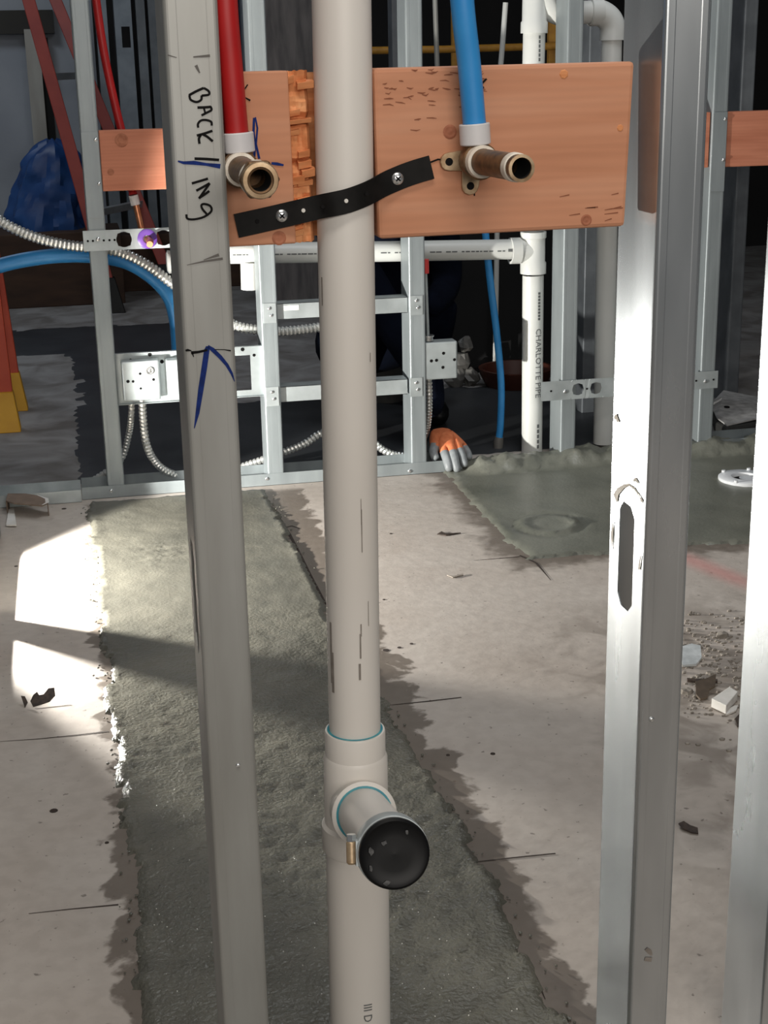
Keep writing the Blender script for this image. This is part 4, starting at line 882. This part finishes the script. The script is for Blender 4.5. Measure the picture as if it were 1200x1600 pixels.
# ------------------------------------------------------------------ floor things
fc = fl(1163, 752); t = thing('toilet_flange', 'white round toilet flange set in wet cement at right', 'flange', (fc.x, fc.y, .004))
MB().lathe(V((fc.x, fc.y, .004)), (0, 0, 1), [(0, .066), (.008, .066), (.010, .063), (.010, .034), (.004, .031), (-.002, .031), (-.002, 0)], 40).build('flange_ring', FLNG, t)
MB().lathe(V((fc.x, fc.y-.004, .0025)), (0, 0, 1), [(0, .0305), (.004, .0300), (.0045, .0)], 28).build('bore', INK, t)
MB().lathe(V((fc.x+.006, fc.y-.002, .006)), (0, 0, 1), [(0, .019), (.004, .020), (.005, .016), (.005, 0)], 24).build('test_plug', FLNG, t)
for dx, dy in ((-.035, .05), (.035, .05), (-.045, -.046)): MB().lathe(V((fc.x+dx, fc.y+dy, .013)), (0, 0, 1), [(0, .005), (.006, .005), (.006, 0)], 10).build('bolt', FLNG, t)
def sheet(name, label, pts, z, th, m, cat, sub=None, up=0.):
    """small flat scrap: outline of floor pixels, thickness th, one side lifted by 'up'"""
    P = [fl(*p) for p in pts]; cxm = sum((p.x for p in P))/len(P); xs_ = max(p.y for p in P)-min(p.y for p in P)+1e-6; y0 = min(p.y for p in P)
    top = [V((p.x, p.y, z+up*(p.y-y0)/xs_)) for p in P]
    return MB().prism(top, (0, 0, th)).build(name, m, label=label, cat=cat, smooth=0)
t = thing('leaf_scrap', 'dark torn leaf-like scrap on the sunlit floor at left', 'scrap', tuple(fl(68, 1104)))
for pts, m, up in (([(48, 1101), (53, 1095), (59, 1092), (62, 1095), (69, 1094), (77, 1088), (86, 1087), (87, 1094), (78, 1100), (66, 1103), (52, 1106)], LEAF, .013), ([(34, 1099), (40, 1099), (44, 1103), (39, 1107)], LEAF, .012),):
    P = [fl(*p) for p in pts]; yy = min(p.y for p in P); hh = max(p.y for p in P)-yy
    MB().prism([V((p.x, p.y, .0012+up*(p.y-yy)/hh)) for p in P], (0, 0, .0012)).build('torn_piece', m, t, smooth=0)
P = [fl(*p) for p in ((9, 782), (12, 771), (40, 771), (58, 774), (73, 780), (74, 786), (66, 790), (45, 788), (22, 786))]
t = thing('cardboard_scrap', 'brown curved cardboard scrap lying beside the cut floor track at left', 'cardboard', tuple(P[0]))
P = [fl(*p, .034) for p in ((9, 782), (12, 771), (40, 771), (58, 774), (73, 780), (74, 786), (66, 790), (45, 788), (22, 786))]
MB().prism([V((p.x, p.y, .031)) for p in P], (0, 0, .003)).build('panel', CARD, t, smooth=0)
b = MB(); E_ = P[4:6]
for p, q in zip(E_, E_[1:]): b.prism([V((p.x, p.y, .001)), V((q.x, q.y, .001)), V((q.x, q.y, .031)), V((p.x, p.y, .031))], (.002, .003, 0))
b.build('curled_rim', CARD, t, smooth=0)
P2 = [V((p.x, p.y+.002, .032)) for p in P[3:7]]; MB().ribbon(P2, [.002, .008, .009, .003], (0, 0, 1), .003).build('torn_edge', PAPER, t, smooth=0, norm=False)
b = MB(); p, q = P[0], P[1]; b.prism([V((p.x, p.y, .001)), V((q.x, q.y, .001)), V((q.x, q.y, .031)), V((p.x, p.y, .031))], (.003, .002, 0)); b.build('side_flap', CARD, t, smooth=0)
t = sheet('paper_strip', 'pale paper strip below the cardboard scrap at the left edge', [(10, 824), (14, 800), (22, 797), (26, 824)], .003, .004, PAPER, 'paper')
def chunk(label, px, py, s, m=RUBBLE, flat=.6, seed=0, name='debris_chunk', cat='debris'):
    c = fl(px, py); random.seed(seed); b = MB(); vs = []; n = 7
    poly = [(c.x+s*math.cos(k*2*math.pi/n)*random.uniform(.6, 1.1), c.y+s*math.sin(k*2*math.pi/n)*random.uniform(.6, 1.1)) for k in range(n)]
    zt_ = [s*flat*random.uniform(.6, 1.1) for k in range(n)]
    vs = [(x, y_, 0) for x, y_ in poly]+[(c.x+(x-c.x)*.8, c.y+(y_-c.y)*.8, z) for (x, y_), z in zip(poly, zt_)]+[(c.x, c.y, s*flat)]
    fs = [tuple(range(n-1, -1, -1))]+[(k, (k+1) % n, n+(k+1) % n, n+k) for k in range(n)]+[(n+k, n+(k+1) % n, 2*n) for k in range(n)]
    return b.add(vs, fs).build(name, m, label=label, cat=cat, smooth=0)
# white block with a folded corner, brown shard
P = [fl(*p) for p in ((1111, 1106), (1134, 1117), (1152, 1095), (1139, 1087))]
t = thing('plaster_block', 'small white plaster block on the dirty floor right of the slotted stud', 'block', tuple(P[0]))
MB().prism([V((p.x, p.y, .001)) for p in P], (0, 0, .016)).build('block', PAPER, t, smooth=0, bevel=.001)
P = [fl(*p) for p in ((1134, 1120), (1150, 1113), (1153, 1106), (1148, 1106), (1136, 1112))]; MB().prism([V((p.x, p.y, .0015)) for p in P], (0, 0, .003)).build('flap', PAPER, t, smooth=0)
sheet('wood_shard', 'dark brown shard on the dirty floor left of the white plaster block', [(1086, 1079), (1104, 1075), (1118, 1070), (1117, 1082), (1108, 1086), (1105, 1094), (1094, 1097), (1087, 1092)], .002, .004, mat('brown_shard', lin(84, 72, 60), lin(98, 84, 70), .8, 0, 60), 'scrap', up=.015)
sheet('dark_stick', 'thin dark stick lying above the brown shard on the dirty floor', [(1073, 1064), (1095, 1066), (1121, 1066), (1121, 1069), (1095, 1070), (1074, 1067)], .002, .004, LEAF, 'stick')
sheet('plastic_film', 'crumpled clear plastic film on the dirty floor against the slotted stud', [(1064, 1022), (1080, 1018), (1094, 1020), (1096, 1034), (1088, 1042), (1066, 1044)], .002, .004, mat('clear_film', lin(196, 200, 200), lin(226, 230, 230), .2, 0, 50), 'film', up=.010)
sheet('black_scrap', 'small black scrap on the floor right of the slotted stud, lowest of the debris', [(1060, 1293), (1068, 1290), (1078, 1295), (1090, 1298), (1091, 1305), (1080, 1304), (1066, 1299)], .0015, .002, LEAF, 'scrap', up=.004)
sheet('brown_scrap', 'brown curl of scrap at right edge below the white plaster block', [(1148, 1130), (1155, 1124), (1168, 1130), (1168, 1139), (1152, 1138)], .0015, .003, LEAF, 'scrap', up=.006)
chunk('small flat stone above the brown shard on the dirty floor', 1109, 1053, .010, RUBBLE, .4, 3)
chunk('dark crumb beside the pale right-edge stud on the dirty floor', 1173, 1016, .009, LEAF, .8, 4)
chunk('grey lump of dried mortar farthest back in the dirty patch', 1128, 995, .016, RUBBLE, .5, 5)
chunk('tan lump below the clear film on the dirty floor', 1072, 1082, .014, RUBBLE, .5, 6)
b = MB(); random.seed(21)
for k in range(420):
    px, py = random.uniform(1066, 1185), random.gauss(1040, 60)
    if not 955 < py < 1330: continue
    if py > 1130 and random.random() < .7: continue
    c = fl(px, py); s = random.uniform(.0012, .0045); b.ball(c+V((0, 0, s*.3)), s, 5, (1.3, 1, .6))
b.build('crumbled_grit', RUBBLE, label='crumbled grit scattered on the dirty floor right of the slotted stud', cat='grit', kind='stuff', smooth=0)
b = MB(); random.seed(22)
for k in range(260):
    y_ = random.uniform(.15, 2.36); side_ = random.random() < .5
    x_ = (-.10+.026*min(1, (2.37-y_)/1.9) if side_ else .355+.045*max(0, min(1, (1.5-y_)/.9)))+random.gauss(0, .008)
    s = random.uniform(.0008, .0026); b.ball(V((x_, y_, .003)), s, 5, (1.2, 1.4, .7))
b.build('cement_crumbs', CEM, label='loose cement crumbs along both edges of the filled trench', cat='cement', kind='stuff', smooth=0)
b = MB(); random.seed(23)  # pale grains added as painted glints on the wet cement
for k in range(260):
    x_, y_ = random.uniform(-.05, .36), random.uniform(.12, .95)
    if random.random() < (y_-.12)/1.2: continue
    s = random.uniform(.0005, .0011); b.ball(V((x_, y_, h1(x_, y_)+s*.5)), s, 5)
b.build('painted_glints', mat('pale_glint', lin(214, 210, 200), lin(236, 232, 224), .2, 0, 200), label='pale specks painting wet glints on the dark cement of the filled trench', cat='glint', kind='stuff', smooth=0)
# short screws, chips on the clean floor
sheet('wire_offcut', 'tiny dark offcut on the clean floor in the middle of the bay', [(683, 836), (690, 832), (697, 835), (720, 834), (697, 838)], .001, .002, LEAF, 'scrap')
sheet('wire_scrap', 'thin grey bent scrap on the clean floor left of the slotted stud', [(698, 900), (708, 902), (724, 898), (724, 900), (708, 904)], .001, .002, LEAFL, 'scrap')
# tool and rubbish behind the rear wall
t = thing('torn_sack', 'torn white-topped dark sack behind the floor track at right edge', 'sack', tuple(fl(1160, 668)))
zz0 = .0; b = MB(); P = [fl(*p) for p in ((1128, 662), (1140, 690), (1158, 700), (1215, 690), (1215, 650), (1150, 640))]; P = [V((p.x, p.y+.10, .0)) for p in P]
b.prism(P, (0, 0, .034)); b.build('sack_body', mat('sack_dark', lin(44, 44, 42), None, .8), t, smooth=0, bevel=.008)
cxx = sum((p.x for p in P))/6; cyy = sum((p.y for p in P))/6
vs = [(p.x*.92+cxx*.08, p.y*.92+cyy*.08, .036+.006*(k % 2)) for k, p in enumerate(P)]+[(cxx-.03, cyy+.02, .052), (cxx+.05, cyy, .047)]
b = MB().add(vs, [(0, 1, 6), (1, 2, 6), (2, 7, 6), (2, 3, 7), (3, 4, 7), (4, 5, 7), (5, 6, 7), (5, 0, 6)]); b.build('white_lining', mat('soiled_white', lin(150, 148, 146), lin(188, 186, 184), .7, 0, 40), t, smooth=0, solid=.004, norm=False)
for dx, dy in ((-.06, .03), (-.03, -.02)): MB().lathe(V((cxx+dx, cyy+dy, .049)), (0, 0, 1), [(0, .009), (.004, .008), (.004, 0)], 9).build('hole', INK, t)
X0, X1 = aty(676, 600, 3.6).x, aty(884, 600, 3.6).x
t = thing('dark_filler_block', 'tall black block added to fill the dark behind the thin blue tube', 'filler', ((X0+X1)/2, 3.8, 0))
MB().hexa([(X0+.02, 3.62, 0), (X1-.02, 3.62, 0), (X1-.02, 4.0, 0), (X0+.02, 4.0, 0), (X0, 3.6, .74), (X1, 3.6, .74), (X1, 4.02, .74), (X0, 4.02, .74)]).build('filler_body', BLACK, t, smooth=0, bevel=.02)  # added black block, stands in for an area that is only dark
MB().box((X0-.015, 3.585, .74), (X1+.015, 4.035, .77)).build('filler_top', BLACK, t, smooth=0, bevel=.01)
# bucket, label and orange tub in the dark behind the drain
bp = fl(606, 628); bp = V((aty(604, 600, 3.3).x, 3.3, 0))
t = thing('bucket', 'dim grey bucket in the dark just right of the tall white pipe', 'bucket', tuple(bp)); zt_ = aty(604, 540, 3.3).z
MB().lathe(bp, (0, 0, 1), [(0, 0), (0, .055), (max(zt_, .2)-.01, .066), (max(zt_, .2), .069), (max(zt_, .2), .063), (.01, .052), (.01, 0)], 28).build('shell', GREYPL, t)
op = V((aty(806, 600, 3.4).x, 3.40, 0)); t = thing('tub', 'dark orange tub in the dark behind the thin blue tube', 'tub', tuple(op)); zt_ = aty(785, 575, 3.4).z
MB().lathe(op, (0, 0, 1), [(0, 0), (0, .10), (zt_-.02, .12), (zt_, .125), (zt_, .115), (.01, .095), (.01, 0)], 28).build('shell', OUT, t)
c = V((aty(727, 600, 3.4).x, 3.4, 0)); t = thing('rubbish_bag', 'torn pale rubbish in the dark beside the electrical box above the glove', 'rubbish', tuple(c)); random.seed(8)
for k, (dx, z_, r_) in enumerate(((-.02, .035, .036), (.03, .03, .030), (.0, .085, .030), (.012, .14, .026))):
    b = MB(); b.ball(V((c.x+dx, 3.44, z_)), r_, 9); random.seed(30+k)
    b.v = [c_+(p-c_)*(1+.5*noise.noise((p-c_)*60+V((k, 0, 0)))) for p in b.v for c_ in (V((c.x+dx, 3.44, z_)),)]; b.build('crumpled_piece', GREYPL, t, smooth=0)
c = aty(618, 566, 3.0); 
# ------------------------------------------------------------------ crouching worker
def skin_obj(name, verts, edges, m, parent, sub=2, root=0):
    org = ORG[parent.name]; me = bpy.data.meshes.new(name); me.from_pydata([V(v[:3])-org for v in verts], edges, []); o = bpy.data.objects.new(name, me); COL.objects.link(o)
    o.modifiers.new('skin', 'SKIN'); 
    sk = me.skin_vertices[0].data if me.skin_vertices else None
    if sk is None:
        bpy.context.view_layer.objects.active = o; sk = me.skin_vertices[0].data
    for i, v in enumerate(verts):
        r = v[3]; sk[i].radius = (r, r) if not isinstance(r, tuple) else r; sk[i].use_root = (i == root)
    sm_ = o.modifiers.new('sub', 'SUBSURF'); sm_.levels = sub; sm_.render_levels = sub
    dg = bpy.context.evaluated_depsgraph_get(); nm = bpy.data.meshes.new_from_object(o.evaluated_get(dg)); bpy.data.objects.remove(o)
    nm.name = name; nm.materials.clear(); nm.materials.append(m); nm.polygons.foreach_set('use_smooth', [True]*len(nm.polygons))
    o = bpy.data.objects.new(name, nm); COL.objects.link(o); o.parent = parent; ORG[o.name] = org; return o
wr = aty(681, 676, 2.535)
pe = thing('person', 'crouching person in dark navy clothes, orange and grey glove resting on the floor track', 'person', (.80, 3.1, 0))
HX, HY = .80, 3.10
el = aty(668, 590, 2.72)
bv = [(HX, HY+.06, .24, .13), (HX, HY-.02, .40, .135), (HX, HY-.10, .56, .15), (HX, HY-.15, .66, .11), (HX, HY-.19, .73, .055), (HX, HY-.21, .79, .05),
      (HX-.17, HY-.12, .62, .07), (el.x, el.y, el.z, .052), (wr.x, wr.y+.03, wr.z+.045, .034),
      (HX+.17, HY-.12, .62, .07), (HX+.19, HY-.10, .40, .05), (HX+.10, HY-.27, .37, .036),
      (HX-.11, HY+.04, .22, .10), (HX-.13, HY-.22, .34, .075), (HX-.12, HY+.02, .07, .055), (HX-.12, HY-.12, .045, .045),
      (HX+.11, HY+.04, .22, .10), (HX+.15, HY-.18, .36, .075), (HX+.13, HY+.04, .07, .055), (HX+.13, HY-.10, .045, .045)]
be = [(0, 1), (1, 2), (2, 3), (3, 4), (4, 5), (2, 6), (6, 7), (7, 8), (2, 9), (9, 10), (10, 11), (0, 12), (12, 13), (13, 14), (14, 15), (0, 16), (16, 17), (17, 18), (18, 19)]
skin_obj('body', bv, be, NAVY, pe)
hd = V((HX, HY-.25, .86)); b = MB(); n = 20; m_ = 14; vs = []; fs = []
for i in range(m_+1):
    ph = math.pi*i/m_
    for j in range(n):
        a2 = 2*math.pi*j/n; d = V((math.sin(ph)*math.cos(a2), math.sin(ph)*math.sin(a2), math.cos(ph)))
        r = V((.075*d.x, .092*d.y, .108*d.z))
        if d.z < -.2: r.x *= 1+.35*(d.z+.2); r.y += -.012*(-d.z) if d.y < 0 else 0
        fr_ = max(0, -d.y)
        r.y -= .018*math.exp(-((d.x/.16)**2+((d.z+.12)/.2)**2))*fr_      # nose
        r.y += .007*math.exp(-(((abs(d.x)-.36)/.16)**2+((d.z-.08)/.1)**2))*fr_   # eye sockets
        r.y -= .005*math.exp(-((d.x/.3)**2+((d.z+.48)/.08)**2))*fr_       # lips
        vs.append(hd+r)
for i in range(m_):
    for j in range(n): fs.append((i*n+j, (i+1)*n+j, (i+1)*n+(j+1) % n, i*n+(j+1) % n))
b.add(vs, fs); hdo = b.build('head', SKIN, pe, smooth=60)
for s in (-1, 1):
    MB().ball(hd+V((s*.028, -.083, .010)), .010, 8, (1.2, .6, .8)).build('eye', INK, hdo); MB().ball(hd+V((s*.076, .005, -.005)), .026, 8, (.3, .7, 1.1)).build('ear', SKIN, hdo)
b = MB(); vs = []; fs = []
for i in range(8):
    ph = math.pi*.5*i/7
    for j in range(n): a2 = 2*math.pi*j/n; vs.append(hd+V((.082*math.sin(ph)*math.cos(a2), .008+.098*math.sin(ph)*math.sin(a2), .028+.090*math.cos(ph))))
for i in range(7):
    for j in range(n): fs.append((i*n+j, (i+1)*n+j, (i+1)*n+(j+1) % n, i*n+(j+1) % n))
b.add(vs, fs); b.build('knit_cap', HAIR, pe, smooth=60)
for s, (x, y_) in ((-1, (HX-.12, HY-.14)), (1, (HX+.13, HY-.12))):
    MB().ball(V((x, y_-.02, .045)), .048, 12, (.95, 2.6, .95)).build('boot', RUB, pe, smooth=60)
# gloved hand
def hp_(px, py, Y): return tuple(aty(px, py+6, Y))
HV = []; HE = []
def addv(p, r): HV.append((*p, r*1.1)); return len(HV)-1
i0 = addv(hp_(681, 668, 2.55), .026); i1 = addv(hp_(691, 681, 2.515), .030); i2 = addv(hp_(702, 687, 2.485), .031); HE += [(i0, i1), (i1, i2)]
i3 = addv(hp_(716, 686, 2.50), .024); HE.append((i1, i3))
FING = {'index': [(692, 694, 2.465, .0125), (697, 709, 2.435, .0115), (701, 722, 2.418, .0110), (703, 732, 2.412, .0098)],
        'middle': [(704, 693, 2.460, .0125), (710, 708, 2.428, .0112), (713, 723, 2.412, .0104), (715, 733, 2.408, .0092)],
        'ring': [(715, 692, 2.465, .0120), (721, 704, 2.436, .0108), (725, 716, 2.422, .0100), (727, 725, 2.415, .0088)],
        'little': [(724, 692, 2.490, .0108), (730, 699, 2.470, .0098), (733, 706, 2.455, .0092), (733, 713, 2.445, .0082)],
        'thumb': [(681, 690, 2.480, .0135), (676, 699, 2.462, .0125), (678, 707, 2.452, .0120), (683, 714, 2.446, .0105)]}
for k, F in FING.items():
    pi = {'index': i2, 'middle': i2, 'ring': i3, 'little': i3, 'thumb': i1}[k]
    for px, py, Yq, r in F: q = addv(hp_(px, py, Yq), r); HE.append((pi, q)); pi = q
g = skin_obj('glove', HV, HE, GLO, pe, 2)
g.data.materials.append(GLG)
gz = []
for k, F in FING.items():
    for a_, c_ in zip(F[1:-1], F[2:]): gz.append((V(hp_(*a_[:3])), V(hp_(*c_[:3]))))
    gz.append((V(hp_(*F[0][:3])).lerp(V(hp_(*F[1][:3])), .75 if k != 'thumb' else .5), V(hp_(*F[1][:3]))))
org = ORG[pe.name]
for p in g.data.polygons:
    c = p.center+org
    if min(((c-(a_+(c_-a_)*max(0, min(1, (c-a_).dot(c_-a_)/(c_-a_).length_squared)))).length for a_, c_ in gz)) < .0142: p.material_index = 1
